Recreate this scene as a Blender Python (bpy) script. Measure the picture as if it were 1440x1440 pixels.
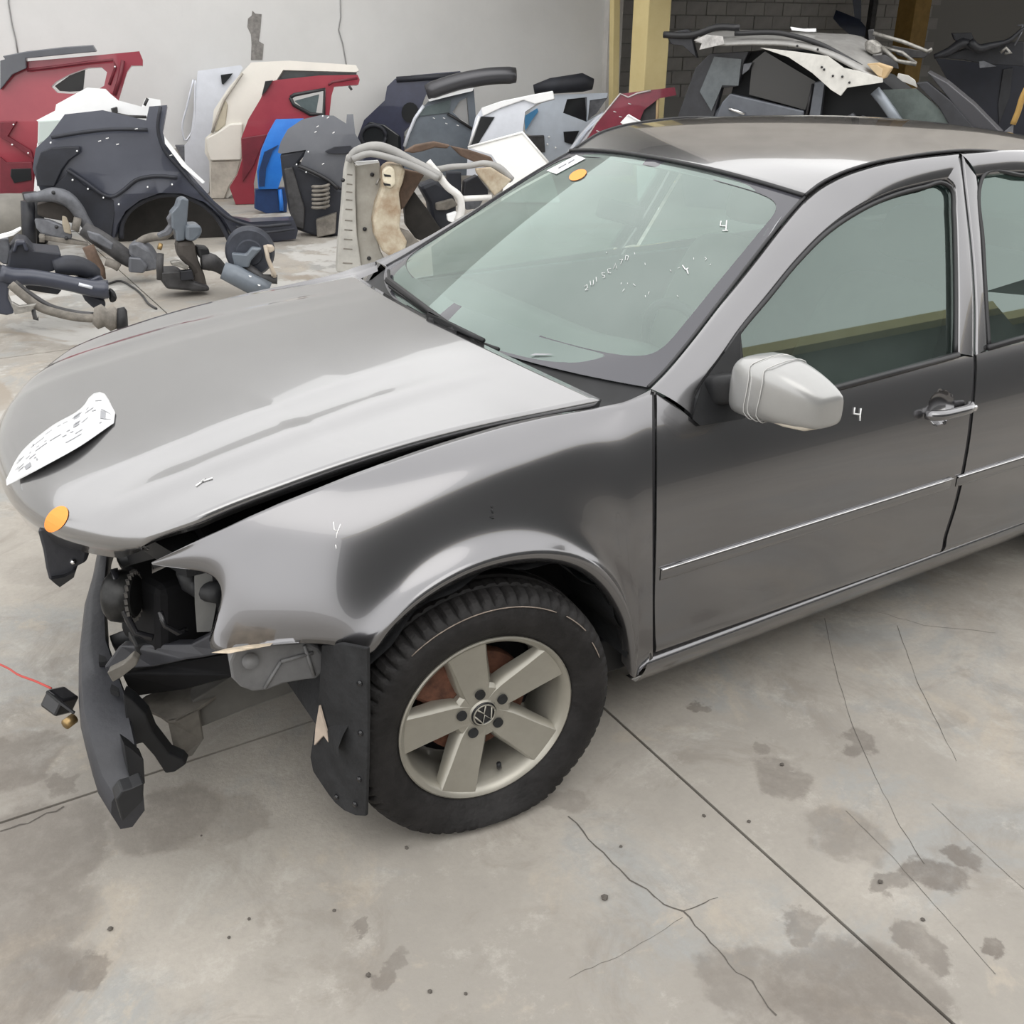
import bpy, bmesh, math, random
from mathutils import Vector, Matrix
from mathutils.geometry import tessellate_polygon

random.seed(7)
for o in list(bpy.data.objects): bpy.data.objects.remove(o)
SC = bpy.context.scene
COL = SC.collection

# ------------------------------------------------------------------ camera
CP = Vector((-0.90322, -2.45431, 1.66545))
YAW, PITCH, ROLL, FPX = math.radians(31.04), math.radians(25.80), math.radians(0.55), 1446.75
fw = Vector((math.sin(YAW)*math.cos(PITCH), math.cos(YAW)*math.cos(PITCH), -math.sin(PITCH)))
rt0 = Vector((math.cos(YAW), -math.sin(YAW), 0)); up0 = rt0.cross(fw)
RT = rt0*math.cos(ROLL) + up0*math.sin(ROLL)
UP = up0*math.cos(ROLL) - rt0*math.sin(ROLL)
cam_d = bpy.data.cameras.new('camera'); cam = bpy.data.objects.new('camera', cam_d); COL.objects.link(cam)
cam_d.sensor_fit = 'HORIZONTAL'; cam_d.sensor_width = 36; cam_d.lens = FPX/1440*36
cam_d.clip_start = 0.05; cam_d.clip_end = 300
m = Matrix((RT, UP, -fw)).transposed().to_4x4(); m.translation = CP
cam.matrix_world = m
SC.camera = cam

# ------------------------------------------------------------------ sky, sun, exposure
SC.view_settings.view_transform = 'Standard'; SC.view_settings.look = 'None'
SC.view_settings.gamma = 1; SC.view_settings.use_curve_mapping = False
SC.view_settings.exposure = 0.10
world = bpy.data.worlds.new('overcast_sky'); SC.world = world; world.use_nodes = True
wn = world.node_tree; bgn = wn.nodes['Background']
bgn.inputs[0].default_value = (0.99, 0.985, 0.975, 1); bgn.inputs[1].default_value = 2.0
sd = bpy.data.lights.new('sun', 'SUN'); sun = bpy.data.objects.new('sun', sd); COL.objects.link(sun)
sd.energy = 0.5; sd.angle = math.radians(40); sd.color = (1, 0.97, 0.92)
sun.rotation_euler = (math.radians(38), math.radians(-8), 0); sun.location = (0, 0, 30)

# ------------------------------------------------------------------ pixel rays -> points on real surfaces
def ray(x, y): return fw + RT*((x-720)/FPX) + UP*((720-y)/FPX)
def oy(x, y, Y):
    d = ray(x, y); return CP + d*((Y-CP.y)/d.y)
def oz(x, y, Z=0.0):
    d = ray(x, y); return CP + d*((Z-CP.z)/d.z)
def ox(x, y, X):
    d = ray(x, y); return CP + d*((X-CP.x)/d.x)
def osurf(x, y, half):          # left flank: y = -half(z)
    Y = -0.8
    for _ in range(25):
        p = oy(x, y, Y); Y = -half(p.z)
    return oy(x, y, Y)
def oplane(x, y, P, N):
    d = ray(x, y); return CP + d*((P-CP).dot(N)/d.dot(N))

# ------------------------------------------------------------------ materials
MATS = {}
def mat(name, col, rough=0.5, metal=0.0, coat=0.0, var=0.0, vscale=8.0, bump=0.0, bscale=60.0, col2=None, alpha=None, spec=None, coatr=0.03):
    if name in MATS: return MATS[name]
    m = bpy.data.materials.new(name); m.use_nodes = True; nt = m.node_tree; b = nt.nodes['Principled BSDF']
    b.inputs['Base Color'].default_value = (*col, 1); b.inputs['Roughness'].default_value = rough
    b.inputs['Metallic'].default_value = metal
    if coat: b.inputs['Coat Weight'].default_value = coat; b.inputs['Coat Roughness'].default_value = coatr
    if spec is not None: b.inputs['Specular IOR Level'].default_value = spec
    tc = nt.nodes.new('ShaderNodeTexCoord')
    if var or col2:
        n = nt.nodes.new('ShaderNodeTexNoise'); n.inputs['Scale'].default_value = vscale; n.inputs['Detail'].default_value = 6
        n.inputs['Roughness'].default_value = 0.65
        nt.links.new(tc.outputs['Object'], n.inputs['Vector'])
        r = nt.nodes.new('ShaderNodeValToRGB'); r.color_ramp.elements[0].position = 0.35; r.color_ramp.elements[1].position = 0.68
        c2 = col2 if col2 else tuple(min(1, c*(1+var)) for c in col)
        c1 = col if col2 else tuple(c*(1-var) for c in col)
        r.color_ramp.elements[0].color = (*c1, 1); r.color_ramp.elements[1].color = (*c2, 1)
        nt.links.new(n.outputs['Fac'], r.inputs[0]); nt.links.new(r.outputs[0], b.inputs['Base Color'])
    if bump:
        n = nt.nodes.new('ShaderNodeTexNoise'); n.inputs['Scale'].default_value = bscale; n.inputs['Detail'].default_value = 4
        nt.links.new(tc.outputs['Object'], n.inputs['Vector'])
        bp = nt.nodes.new('ShaderNodeBump'); bp.inputs['Strength'].default_value = bump; bp.inputs['Distance'].default_value = 0.01
        nt.links.new(n.outputs['Fac'], bp.inputs['Height']); nt.links.new(bp.outputs[0], b.inputs['Normal'])
    MATS[name] = m; return m
def glass_mat(name, tint, refl=1.5, film=0.0, filmc=(0.6, 0.62, 0.6)):
    m = bpy.data.materials.new(name); m.use_nodes = True; nt = m.node_tree; nt.nodes.remove(nt.nodes['Principled BSDF'])
    out = nt.nodes['Material Output']
    tr = nt.nodes.new('ShaderNodeBsdfTransparent'); tr.inputs[0].default_value = (*tint, 1)
    gl = nt.nodes.new('ShaderNodeBsdfGlossy'); gl.inputs['Color'].default_value = (0.84, 1.0, 0.94, 1); gl.inputs['Roughness'].default_value = 0.015
    fr = nt.nodes.new('ShaderNodeFresnel'); ge = nt.nodes.new('ShaderNodeNewGeometry')   # same pane seen from either face
    io = nt.nodes.new('ShaderNodeMapRange'); io.inputs[3].default_value = refl; io.inputs[4].default_value = 1/refl
    nt.links.new(ge.outputs['Backfacing'], io.inputs[0]); nt.links.new(io.outputs[0], fr.inputs[0])
    mx = nt.nodes.new('ShaderNodeMixShader')
    nt.links.new(fr.outputs[0], mx.inputs[0]); nt.links.new(tr.outputs[0], mx.inputs[1]); nt.links.new(gl.outputs[0], mx.inputs[2])
    last = mx
    if film:
        df = nt.nodes.new('ShaderNodeBsdfDiffuse'); df.inputs[0].default_value = (*filmc, 1)  # pale diffuse film, mixed over the pane by noise
        tc = nt.nodes.new('ShaderNodeTexCoord'); n = nt.nodes.new('ShaderNodeTexNoise'); n.inputs['Scale'].default_value = 3.0; n.inputs['Detail'].default_value = 8
        nt.links.new(tc.outputs['Object'], n.inputs['Vector'])
        mr = nt.nodes.new('ShaderNodeMapRange'); mr.inputs[1].default_value = 0.3; mr.inputs[2].default_value = 0.75; mr.inputs[3].default_value = film*0.5; mr.inputs[4].default_value = film*1.4
        nt.links.new(n.outputs['Fac'], mr.inputs[0])
        m2 = nt.nodes.new('ShaderNodeMixShader'); nt.links.new(mr.outputs[0], m2.inputs[0]); nt.links.new(mx.outputs[0], m2.inputs[1]); nt.links.new(df.outputs[0], m2.inputs[2]); last = m2
    nt.links.new(last.outputs[0], out.inputs[0]); MATS[name] = m; return m

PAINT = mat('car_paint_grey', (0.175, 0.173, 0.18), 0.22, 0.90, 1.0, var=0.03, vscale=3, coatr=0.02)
PAINT_LIT = mat('car_paint_grey_lit', (0.245, 0.243, 0.247), 0.19, 0.86, 1.0, var=0.04, vscale=2.5, coatr=0.03)  # same grey paint; sky brightness on hood and roof put into its base
SILVER = mat('mirror_silver', (0.34, 0.34, 0.335), 0.35, 0.55, 0.6, var=0.05)
BLACK = mat('black_plastic', (0.014, 0.0145, 0.016), 0.5, var=0.3, spec=0.35)
BLACKGLOSS = mat('black_gloss', (0.012, 0.012, 0.014), 0.2)
DARK = mat('dark_plastic_grey', (0.030, 0.031, 0.037), 0.5, var=0.2, bump=0.1)
RUBBER = mat('tyre_rubber', (0.0145, 0.0135, 0.0135), 0.62, var=0.35, vscale=18, bump=0.25, bscale=90, spec=0.25)
LINER = mat('liner_felt', (0.020, 0.0205, 0.022), 0.75, var=0.35, vscale=12, bump=0.3, spec=0.3)
ALLOY = mat('alloy_silver', (0.31, 0.295, 0.255), 0.36, 0.55, 0.3, var=0.08, vscale=9)
ALLOYIN = mat('alloy_barrel', (0.36, 0.36, 0.35), 0.35, 0.6, var=0.1)
RUST = mat('brake_rust', (0.12, 0.05, 0.03), 0.75, 0.2, var=0.5, vscale=25)
FRIT = mat('windscreen_frit', (0.055, 0.055, 0.065), 0.08, spec=0.6)
SEAL = mat('rubber_seal', (0.014, 0.014, 0.016), 0.45)
CHROME = mat('chrome', (0.75, 0.75, 0.76), 0.15, 1.0)
ORANGE = mat('orange_sticker', (0.95, 0.30, 0.045), 0.55)
WHITE = mat('white_paper', (0.60, 0.605, 0.61), 0.6, var=0.03)
PRINT = mat('grey_print', (0.27, 0.275, 0.29), 0.6)
CHALK = mat('white_chalk', (0.78, 0.78, 0.78), 0.8)
GREYP = mat('grey_reservoir_plastic', (0.13, 0.13, 0.132), 0.55, var=0.2, bump=0.1)
DUSTY = mat('dusty_plastic', (0.13, 0.12, 0.105), 0.75, var=0.35, vscale=10)
ENGINE = mat('engine_black', (0.006, 0.006, 0.007), 0.75, var=0.4, spec=0.2)
METAL = mat('worn_metal', (0.30, 0.29, 0.27), 0.45, 0.7, var=0.3, vscale=25)
INTER = mat('interior_grey', (0.10, 0.105, 0.105), 0.8, var=0.2)
INTERB = mat('interior_beige', (0.17, 0.17, 0.155), 0.85, var=0.2)
WSGLASS = glass_mat('windscreen_glass', (0.50, 0.60, 0.55), 2.0, 0.11, (0.62, 0.68, 0.66))
SIDEGLASS = glass_mat('side_glass', (0.20, 0.27, 0.25), 2.0, 0.04, (0.5, 0.6, 0.57))

# ------------------------------------------------------------------ mesh helpers
def tag(o, label=None, cat=None, group=None, kind=None):
    if label: o['label'] = label
    if cat: o['category'] = cat
    if group: o['group'] = group
    if kind: o['kind'] = kind
    return o
def empty(name, loc=(0, 0, 0), rz=0):
    o = bpy.data.objects.new(name, None); COL.objects.link(o); o.location = loc; o.rotation_euler = (0, 0, rz); o.empty_display_size = 0.1
    return o
def mesh(name, V, Fc, material, parent=None, smooth=True, solid=0, off=-1, bevel=0, subsurf=0, keep=True, autosmooth=None):
    me = bpy.data.meshes.new(name); me.from_pydata([tuple(v) for v in V], [], Fc); me.validate(); me.update()
    o = bpy.data.objects.new(name, me); COL.objects.link(o)
    if material: me.materials.append(material)
    if smooth: me.polygons.foreach_set('use_smooth', [True]*len(me.polygons))
    if autosmooth: me.set_sharp_from_angle(angle=math.radians(autosmooth))
    if bevel:
        md = o.modifiers.new('bevel', 'BEVEL'); md.width = bevel; md.segments = 2; md.limit_method = 'ANGLE'
    if solid:
        md = o.modifiers.new('solid', 'SOLIDIFY'); md.thickness = solid; md.offset = off
    if subsurf:
        md = o.modifiers.new('sub', 'SUBSURF'); md.levels = subsurf; md.render_levels = subsurf
    if parent: 
        o.parent = parent
        o.matrix_parent_inverse = parent_world(parent).inverted()
    return o
def parent_world(p):
    if p.parent: return parent_world(p.parent) @ p.matrix_parent_inverse @ p.matrix_basis
    return p.matrix_basis.copy()
def cr(pts, n):                     # Catmull-Rom resample by chord length, any dimension
    pts = [tuple(p) for p in pts]; d = len(pts[0])
    L = [0.0]
    for a, b in zip(pts, pts[1:]): L.append(L[-1] + max(1e-6, math.dist(a, b)))
    out = []; k = 0
    for i in range(n):
        t = L[-1]*i/(n-1)
        while k < len(pts)-2 and t > L[k+1]: k += 1
        u = (t-L[k])/(L[k+1]-L[k])
        p0 = pts[max(0, k-1)]; p1 = pts[k]; p2 = pts[k+1]; p3 = pts[min(len(pts)-1, k+2)]
        t01 = (L[k]-L[k-1]) if k > 0 else (L[k+1]-L[k]); t12 = L[k+1]-L[k]; t23 = (L[k+2]-L[k+1]) if k+2 < len(pts) else t12
        q = []
        for c in range(d):
            m1 = ((p2[c]-p1[c])/t12 if k == 0 else ((p1[c]-p0[c])/t01*t12 + (p2[c]-p1[c])/t12*t01)/(t01+t12))*t12
            m2 = ((p2[c]-p1[c])/t12 if k+2 >= len(pts) else ((p2[c]-p1[c])/t12*t23 + (p3[c]-p2[c])/t23*t12)/(t23+t12))*t12
            u2, u3 = u*u, u*u*u
            q.append((2*u3-3*u2+1)*p1[c] + (u3-2*u2+u)*m1 + (-2*u3+3*u2)*p2[c] + (u3-u2)*m2)
        out.append(tuple(q))
    return out
def crk(pts, n):                    # resample by index (keeps pairing between two lists)
    m_ = len(pts); out = []
    for i in range(n):
        t = (m_-1)*i/(n-1); k = min(int(t), m_-2); u = t-k
        p0 = pts[max(0, k-1)]; p1 = pts[k]; p2 = pts[k+1]; p3 = pts[min(m_-1, k+2)]
        out.append(tuple(0.5*((2*p1[c]) + (-p0[c]+p2[c])*u + (2*p0[c]-5*p1[c]+4*p2[c]-p3[c])*u*u + (-p0[c]+3*p1[c]-3*p2[c]+p3[c])*u**3) for c in range(len(p1))))
    return out
def lut(tab):                       # smooth 1-D table
    def f(x):
        if x <= tab[0][0]: return tab[0][1]
        if x >= tab[-1][0]: return tab[-1][1]
        for i in range(len(tab)-1):
            if x <= tab[i+1][0]:
                x0, y0 = tab[i]; x1, y1 = tab[i+1]
                h = x1-x0; u = (x-x0)/h
                def sl(j):
                    if j <= 0: return (tab[1][1]-tab[0][1])/(tab[1][0]-tab[0][0])
                    if j >= len(tab)-1: return (tab[-1][1]-tab[-2][1])/(tab[-1][0]-tab[-2][0])
                    return (tab[j+1][1]-tab[j-1][1])/(tab[j+1][0]-tab[j-1][0])
                a, b = sl(i)*h, sl(i+1)*h
                return (2*u**3-3*u*u+1)*y0 + (u**3-2*u*u+u)*a + (-2*u**3+3*u*u)*y1 + (u**3-u*u)*b
    return f
def gridf(nu, nv, closed_u=False):
    F = []
    for i in range(nu-1 + (1 if closed_u else 0)):
        for j in range(nv-1):
            a = i*nv+j; b = ((i+1) % nu)*nv+j
            F.append((a, b, b+1, a+1))
    return F
def grid(name, rows, material, parent=None, **kw):
    V = [p for r in rows for p in r]
    return mesh(name, V, gridf(len(rows), len(rows[0])), material, parent, **kw)
def mirrored(o, name=None):         # the same part on the right-hand side (own mesh, y negated)
    me = o.data.copy()
    for v in me.vertices: v.co.y = -v.co.y
    me.flip_normals()
    c = bpy.data.objects.new(name or o.name, me); COL.objects.link(c); c.parent = o.parent; c.matrix_parent_inverse = o.matrix_parent_inverse.copy()
    for md in o.modifiers:
        n = c.modifiers.new(md.name, md.type)
        for at in ('thickness', 'offset', 'levels', 'render_levels', 'width', 'segments', 'limit_method'):
            if hasattr(md, at): setattr(n, at, getattr(md, at))
    return c
def tube_vf(pts, r, n=8, cap=True):
    pts = [Vector(p) for p in pts]; V = []; F = []
    rr = r if isinstance(r, (list, tuple)) else [r]*len(pts)
    t = (pts[1]-pts[0]).normalized(); a = Vector((0, 0, 1)) if abs(t.z) < 0.9 else Vector((1, 0, 0))
    nrm = t.cross(a).normalized()
    for i, p in enumerate(pts):
        t = (pts[min(i+1, len(pts)-1)]-pts[max(i-1, 0)]).normalized()
        nrm = (nrm - t*nrm.dot(t)).normalized(); bn = t.cross(nrm)
        for k in range(n):
            an = 2*math.pi*k/n; V.append(p + (nrm*math.cos(an) + bn*math.sin(an))*rr[i])
    for i in range(len(pts)-1):
        for k in range(n): F.append((i*n+k, i*n+(k+1) % n, (i+1)*n+(k+1) % n, (i+1)*n+k))
    if cap: F.append(tuple(range(n))[::-1]); F.append(tuple((len(pts)-1)*n+k for k in range(n)))
    return V, F
def tube(name, pts, r, material, parent=None, n=8, **kw):
    V, F = tube_vf(pts, r, n); return mesh(name, V, F, material, parent, **kw)
def box_vf(c, s, rot=None):
    V = []; c = Vector(c)
    for dx in (-1, 1):
        for dy in (-1, 1):
            for dz in (-1, 1):
                p = Vector((dx*s[0]/2, dy*s[1]/2, dz*s[2]/2))
                if rot: p = rot @ p
                V.append(c+p)
    F = [(0, 1, 3, 2), (4, 6, 7, 5), (0, 4, 5, 1), (2, 3, 7, 6), (0, 2, 6, 4), (1, 5, 7, 3)]
    return V, F
def rotm(ax, ay, az): 
    from mathutils import Euler
    return Euler((math.radians(ax), math.radians(ay), math.radians(az))).to_matrix()
def box(name, c, s, material, parent=None, rot=None, bevel=0.004, **kw):
    V, F = box_vf(c, s, rot); return mesh(name, V, F, material, parent, smooth=False, bevel=bevel, **kw)
def join_vf(parts):
    V = []; F = []
    for v, f in parts:
        k = len(V); V += list(v); F += [tuple(i+k for i in q) for q in f]
    return V, F
def prism_vf(pts, depth):           # polygon (Vectors, roughly planar) extruded by a vector
    n = len(pts); D = Vector(depth); V = [Vector(p) for p in pts] + [Vector(p)+D for p in pts]
    tri = tessellate_polygon([[Vector(p) for p in pts]])
    F = [tuple(t) for t in tri] + [tuple(i+n for i in reversed(t)) for t in tri]
    F += [(i, (i+1) % n, n+(i+1) % n, n+i) for i in range(n)]
    return V, F
def prism(name, pts, depth, material, parent=None, bevel=0.0, **kw):
    V, F = prism_vf(pts, depth); o = mesh(name, V, F, material, parent, smooth=False, bevel=bevel, **kw)
    bm = bmesh.new(); bm.from_mesh(o.data); bmesh.ops.recalc_face_normals(bm, faces=bm.faces); bm.to_mesh(o.data); bm.free()
    return o
def loft_vf(rings, cap=True):
    n = len(rings[0]); V = [p for r in rings for p in r]; F = []
    for i in range(len(rings)-1):
        for k in range(n): F.append((i*n+k, (i+1)*n+k, (i+1)*n+(k+1) % n, i*n+(k+1) % n))
    if cap: F.append(tuple(range(n))); F.append(tuple((len(rings)-1)*n+k for k in reversed(range(n))))
    return V, F
def lathe_vf(prof, n=48, org=(0, 0, 0), fn=None):     # prof: (radius, y) ; spun about the y axis
    V = []; F = []; m_ = len(prof)
    for k in range(n):
        a = 2*math.pi*k/n
        for r, y in prof:
            V.append(Vector((org[0]+r*math.cos(a), org[1]+y, org[2]+r*math.sin(a))))
    for k in range(n):
        for j in range(m_-1):
            F.append((k*m_+j, ((k+1) % n)*m_+j, ((k+1) % n)*m_+j+1, k*m_+j+1))
    return V, F
# ================================================================== THE YARD
def concrete():
    m = bpy.data.materials.new('yard_concrete'); m.use_nodes = True; nt = m.node_tree; b = nt.nodes['Principled BSDF']
    N, L = nt.nodes.new, nt.links.new
    tc = N('ShaderNodeTexCoord'); geo = N('ShaderNodeNewGeometry')
    def noise(scale, detail, rough=.6, vec=None, dist=0):
        n = N('ShaderNodeTexNoise'); n.inputs['Scale'].default_value = scale; n.inputs['Detail'].default_value = detail; n.inputs['Roughness'].default_value = rough; n.inputs['Distortion'].default_value = dist
        L(vec or geo.outputs['Position'], n.inputs['Vector']); return n.outputs['Fac']
    def mapr(v, a, b_, c=0, d=1):
        n = N('ShaderNodeMapRange'); n.interpolation_type = 'SMOOTHSTEP'; L(v, n.inputs[0])
        for i, q in enumerate((a, b_, c, d)): n.inputs[i+1].default_value = q
        return n.outputs[0]
    def mix(f, c1, c2, typ='MIX'):
        n = N('ShaderNodeMix'); n.data_type = 'RGBA'; n.blend_type = typ
        if isinstance(f, float): n.inputs[0].default_value = f
        else: L(f, n.inputs[0])
        for i, c in ((6, c1), (7, c2)):
            if isinstance(c, tuple): n.inputs[i].default_value = (*c, 1)
            else: L(c, n.inputs[i])
        return n.outputs[2]
    def mul(a, k):
        n = N('ShaderNodeMath'); n.operation = 'MULTIPLY'; L(a, n.inputs[0])
        if isinstance(k, float): n.inputs[1].default_value = k
        else: L(k, n.inputs[1])
        return n.outputs[0]
    base = mix(mapr(noise(.9, 8, .62), .38, .64), (.262, .243, .215), (.355, .328, .288))
    base = mix(mul(mapr(noise(1.7, 7, .68, dist=.5), .50, .62), .75), base, (.262, .268, .262))
    base = mix(mul(mapr(noise(3.1, 8, .7, dist=.7), .56, .66), .6), base, (.37, .325, .265))
    base = mix(mul(mapr(noise(1.2, 9, .72, dist=.9), .54, .63), .55), base, (.40, .385, .35))
    base = mix(mul(mapr(noise(2.6, 10, .75, dist=.8), .50, .66), .62), base, (.205, .182, .155))
    base = mix(mul(mapr(noise(60, 4, .7), .35, .75), .32), base, (.24, .22, .20))
    base = mix(mul(mapr(noise(7, 10, .8), .53, .66), .45), base, (.42, .395, .355))
    # washed pale patches towards the far end of the yard
    sep = N('ShaderNodeSeparateXYZ'); L(geo.outputs['Position'], sep.inputs[0])
    far = mapr(sep.outputs['Y'], 1.6, 3.2)
    base = mix(mul(far, mapr(noise(.8, 6, .65, dist=.4), .51, .56)), base, (.41, .40, .38))
    base = mix(mul(far, mapr(noise(1.1, 5, .6, dist=.9), .56, .62)), base, (.26, .225, .185))
    # individual oil / damp stains: (pixel, radius, strength)
    wv = N('ShaderNodeTexNoise'); wv.inputs['Scale'].default_value = 7; wv.inputs['Detail'].default_value = 9; wv.inputs['Roughness'].default_value = .62; L(geo.outputs['Position'], wv.inputs['Vector'])
    vs = N('ShaderNodeVectorMath'); vs.operation = 'SUBTRACT'; L(wv.outputs['Color'], vs.inputs[0]); vs.inputs[1].default_value = (.5, .5, .5)
    vm = N('ShaderNodeVectorMath'); vm.operation = 'SCALE'; L(vs.outputs[0], vm.inputs[0]); vm.inputs['Scale'].default_value = .22
    va = N('ShaderNodeVectorMath'); va.operation = 'ADD'; L(vm.outputs[0], va.inputs[0]); L(geo.outputs['Position'], va.inputs[1])
    tot = None
    for (px, py, r, s) in [(60, 1190, .16, .55), (30, 1280, .14, .5), (10, 1380, .12, .5), (240, 1150, .11, .5), (330, 1150, .07, .35), (120, 1370, .045, .6), (1310, 1225, .06, .75), (1260, 1240, .04, .6), (1345, 1200, .035, .7), (1210, 1045, .05, .6), (1090, 1090, .07, .5), (1180, 1170, .09, .4), (1130, 1295, .04, .6), (1295, 1330, .05, .6), (1378, 1325, .03, .75), (1180, 1390, .13, .6), (1060, 1385, .10, .45), (1270, 1400, .09, .5), (985, 995, .03, .6), (1065, 1050, .03, .45), (30, 1065, .10, .5), (75, 1100, .04, .5), (85, 930, .05, .3), (790, 1130, .05, .35), (1330, 1010, .05, .25), (540, 1360, .03, .5), (520, 1310, .02, .5), (60, 800, .10, .2), (1420, 880, .2, .2), (1200, 910, .12, .2)]:
        c = oz(px, py)
        d = N('ShaderNodeVectorMath'); d.operation = 'DISTANCE'; L(va.outputs[0], d.inputs[0]); d.inputs[1].default_value = (c.x, c.y, 0)
        v = mapr(d.outputs['Value'], r*1.18, r*.84, 0, s)
        if tot is None: tot = v
        else:
            n = N('ShaderNodeMath'); n.operation = 'MAXIMUM'; L(tot, n.inputs[0]); L(v, n.inputs[1]); tot = n.outputs[0]
    base = mix(mul(tot, mapr(noise(14, 6, .7), .25, .6, .45, 1)), base, (.105, .088, .074))
    L(base, b.inputs['Base Color'])
    rg = mapr(noise(3, 5), .3, .7, .62, .85); L(rg, b.inputs['Roughness'])
    bp = N('ShaderNodeBump'); bp.inputs['Strength'].default_value = .4; bp.inputs['Distance'].default_value = .004
    L(noise(45, 6, .7), bp.inputs['Height']); L(bp.outputs[0], b.inputs['Normal'])
    return m
CONC = concrete()
floor = mesh('floor', [(-60, -60, -.06), (70, -60, -.06), (70, 70, -.06), (-60, 70, -.06)], [(0, 1, 2, 3)], mat('joint_dirt', (.045, .04, .035), .95), smooth=False)
tag(floor, 'concrete yard floor of large cast slabs with dark joints', 'floor', kind='structure')
# slabs between the cut joints x = .47 and y = -.32 (4 m bays)
xs = [-60, -13.53, -9.53, -5.53, -1.53-1.0, .47, 4.2, 8.2, 12.2, 16.2, 20.2, 25.2, 70]
ys = [-60, -11.8, -7.8, -4.1, -.32, 3.45, 7.2, 10.9, 14.6, 18.4, 21.8, 70]
g_ = .008
for i in range(len(xs)-1):
    for j in range(len(ys)-1):
        x0, x1, y0, y1 = xs[i]+g_/2, xs[i+1]-g_/2, ys[j]+g_/2, ys[j+1]-g_/2
        V, F = box_vf(((x0+x1)/2, (y0+y1)/2, -.025), (x1-x0, y1-y0, .05))
        mesh('slab', V, F, CONC, floor, smooth=False)
# cracks worn into the slab
CRK = mat('crack_dirt', (.09, .08, .07), .95)
def crack(pts, w, jit=2.0):
    P = []
    for a, b in zip(pts, pts[1:]):
        n = max(2, int(math.dist(a, b)/12))
        for k in range(n): P.append((a[0]+(b[0]-a[0])*k/n+random.uniform(-jit, jit), a[1]+(b[1]-a[1])*k/n+random.uniform(-jit, jit)))
    P.append(pts[-1]); Q = [oz(*p, .0006) for p in P]; V = []; 
    for i, q in enumerate(Q):
        t = (Q[min(i+1, len(Q)-1)]-Q[max(0, i-1)]).normalized(); n = Vector((-t.y, t.x, 0)); ww = w*random.uniform(.4, 1.0)
        V += [q+n*ww, q-n*ww]
    mesh('crack', V, [(2*i, 2*i+1, 2*i+3, 2*i+2) for i in range(len(Q)-1)], CRK, floor, smooth=False)
crack([(800, 1150), (830, 1180), (862, 1212), (885, 1235), (918, 1262), (935, 1270), (960, 1282), (1000, 1325), (1035, 1365), (1065, 1390), (1092, 1428)], .0022, 3)
crack([(960, 1282), (990, 1268), (1010, 1262)], .0014, 2)
crack([(1160, 870), (1172, 930), (1195, 1010), (1225, 1080), (1265, 1160), (1300, 1215)], .0009, .8)
crack([(1262, 880), (1290, 960), (1325, 1030), (1345, 1070)], .0009, .8)
crack([(1190, 1140), (1255, 1205), (1330, 1290), (1400, 1370)], .0008, .6)
crack([(1310, 1130), (1400, 1215), (1440, 1250)], .0008, .6)
crack([(1235, 860), (1300, 880), (1400, 890)], .0008, 1)
crack([(800, 1375), (880, 1340), (960, 1290)], .0007, 1.5)
crack([(0, 1168), (40, 1156), (90, 1134)], .003, 2)
# scattered grit
for px, py, r in [(155, 1306, .006), (850, 1262, .009), (933-60, 1190, .004), (470, 1280, .004), (518, 1371, .006), (605, 1394, .005), (322, 1318, .004), (350, 1292, .004), (1238, 1240, .006), (1298, 1293, .005), (990, 1147, .005), (1053, 1155, .005), (283, 1175, .003), (572, 1192, .005), (1100, 1075, .006), (655, 1397, .004)]:
    c = oz(px, py, r*.4); V, F = loft_vf([[c + Vector((r*k_*math.cos(t)*random.uniform(.7, 1.2), r*k_*math.sin(t)*random.uniform(.7, 1.2), z*r)) for t in [i*math.pi/3 for i in range(6)]] for k_, z in [(.8, -.4), (1, .1), (.5, .6)]])
    mesh('grit', V, F, CRK, floor, smooth=False)

# back wall and the shed beside it
WY = 8.6
WALLM = mat('white_wall_paint', (.60, .60, .595), .75, col2=(.65, .65, .645), vscale=1.3, bump=.08, bscale=30)
wx1 = oy(848, 60, WY).x
V, F = box_vf(((wx1-14)/2, WY+.10, 2.6), (wx1+14, .20, 5.2)); wall = mesh('wall_back', V, F, WALLM, smooth=False); tag(wall, 'tall white painted yard wall behind the stacked body panels', 'wall', kind='structure')
V, F = box_vf(((wx1-14)/2, WY-.03, .22), (wx1+14, .06, .44)); mesh('plinth', V, F, mat('plinth_paint', (.62, .61, .585), .8, var=.08, vscale=3), wall, smooth=False)
def onwall(px, py, d=.0): return oy(px, py, WY-d)
prism('plaster_patch', [onwall(*p, .006) for p in [(355, 15), (359, 19), (368, 20), (366, 45), (364, 58), (371, 62), (369, 84), (353, 84), (354, 62), (353, 48), (348, 38), (349, 26), (354, 22)]], (0, .005, 0), mat('bare_plaster', (.22, .21, .20), .9, var=.3, vscale=20), wall)
for pts in [[(11, -30), (12, 5), (17, 35), (22, 55), (25, 75)], [(478, -30), (479, 25), (476, 42), (482, 62), (486, 85), (487, 92)]]:
    tube('cable', [onwall(*p, .01) for p in pts], .006, mat('cable_grey', (.25, .25, .25), .7), wall, n=5)
# ================================================================== THE GREY SEDAN
car = empty('sedan_car', (0.9, 0, 0))
tag(car, 'dark silver grey four-door sedan with missing front bumper, standing in the foreground', 'car')
half = lut([(.10, .765), (.15, .79), (.20, .815), (.25, .834), (.32, .848), (.42, .858), (.52, .861), (.62, .856), (.70, .845), (.77, .829), (.82, .812), (.86, .792), (.90, .764), (.93, .735), (.97, .69)])
gh = lambda z: 0.795 - (z-.85)*0.5          # greenhouse flank (side glass)

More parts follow.
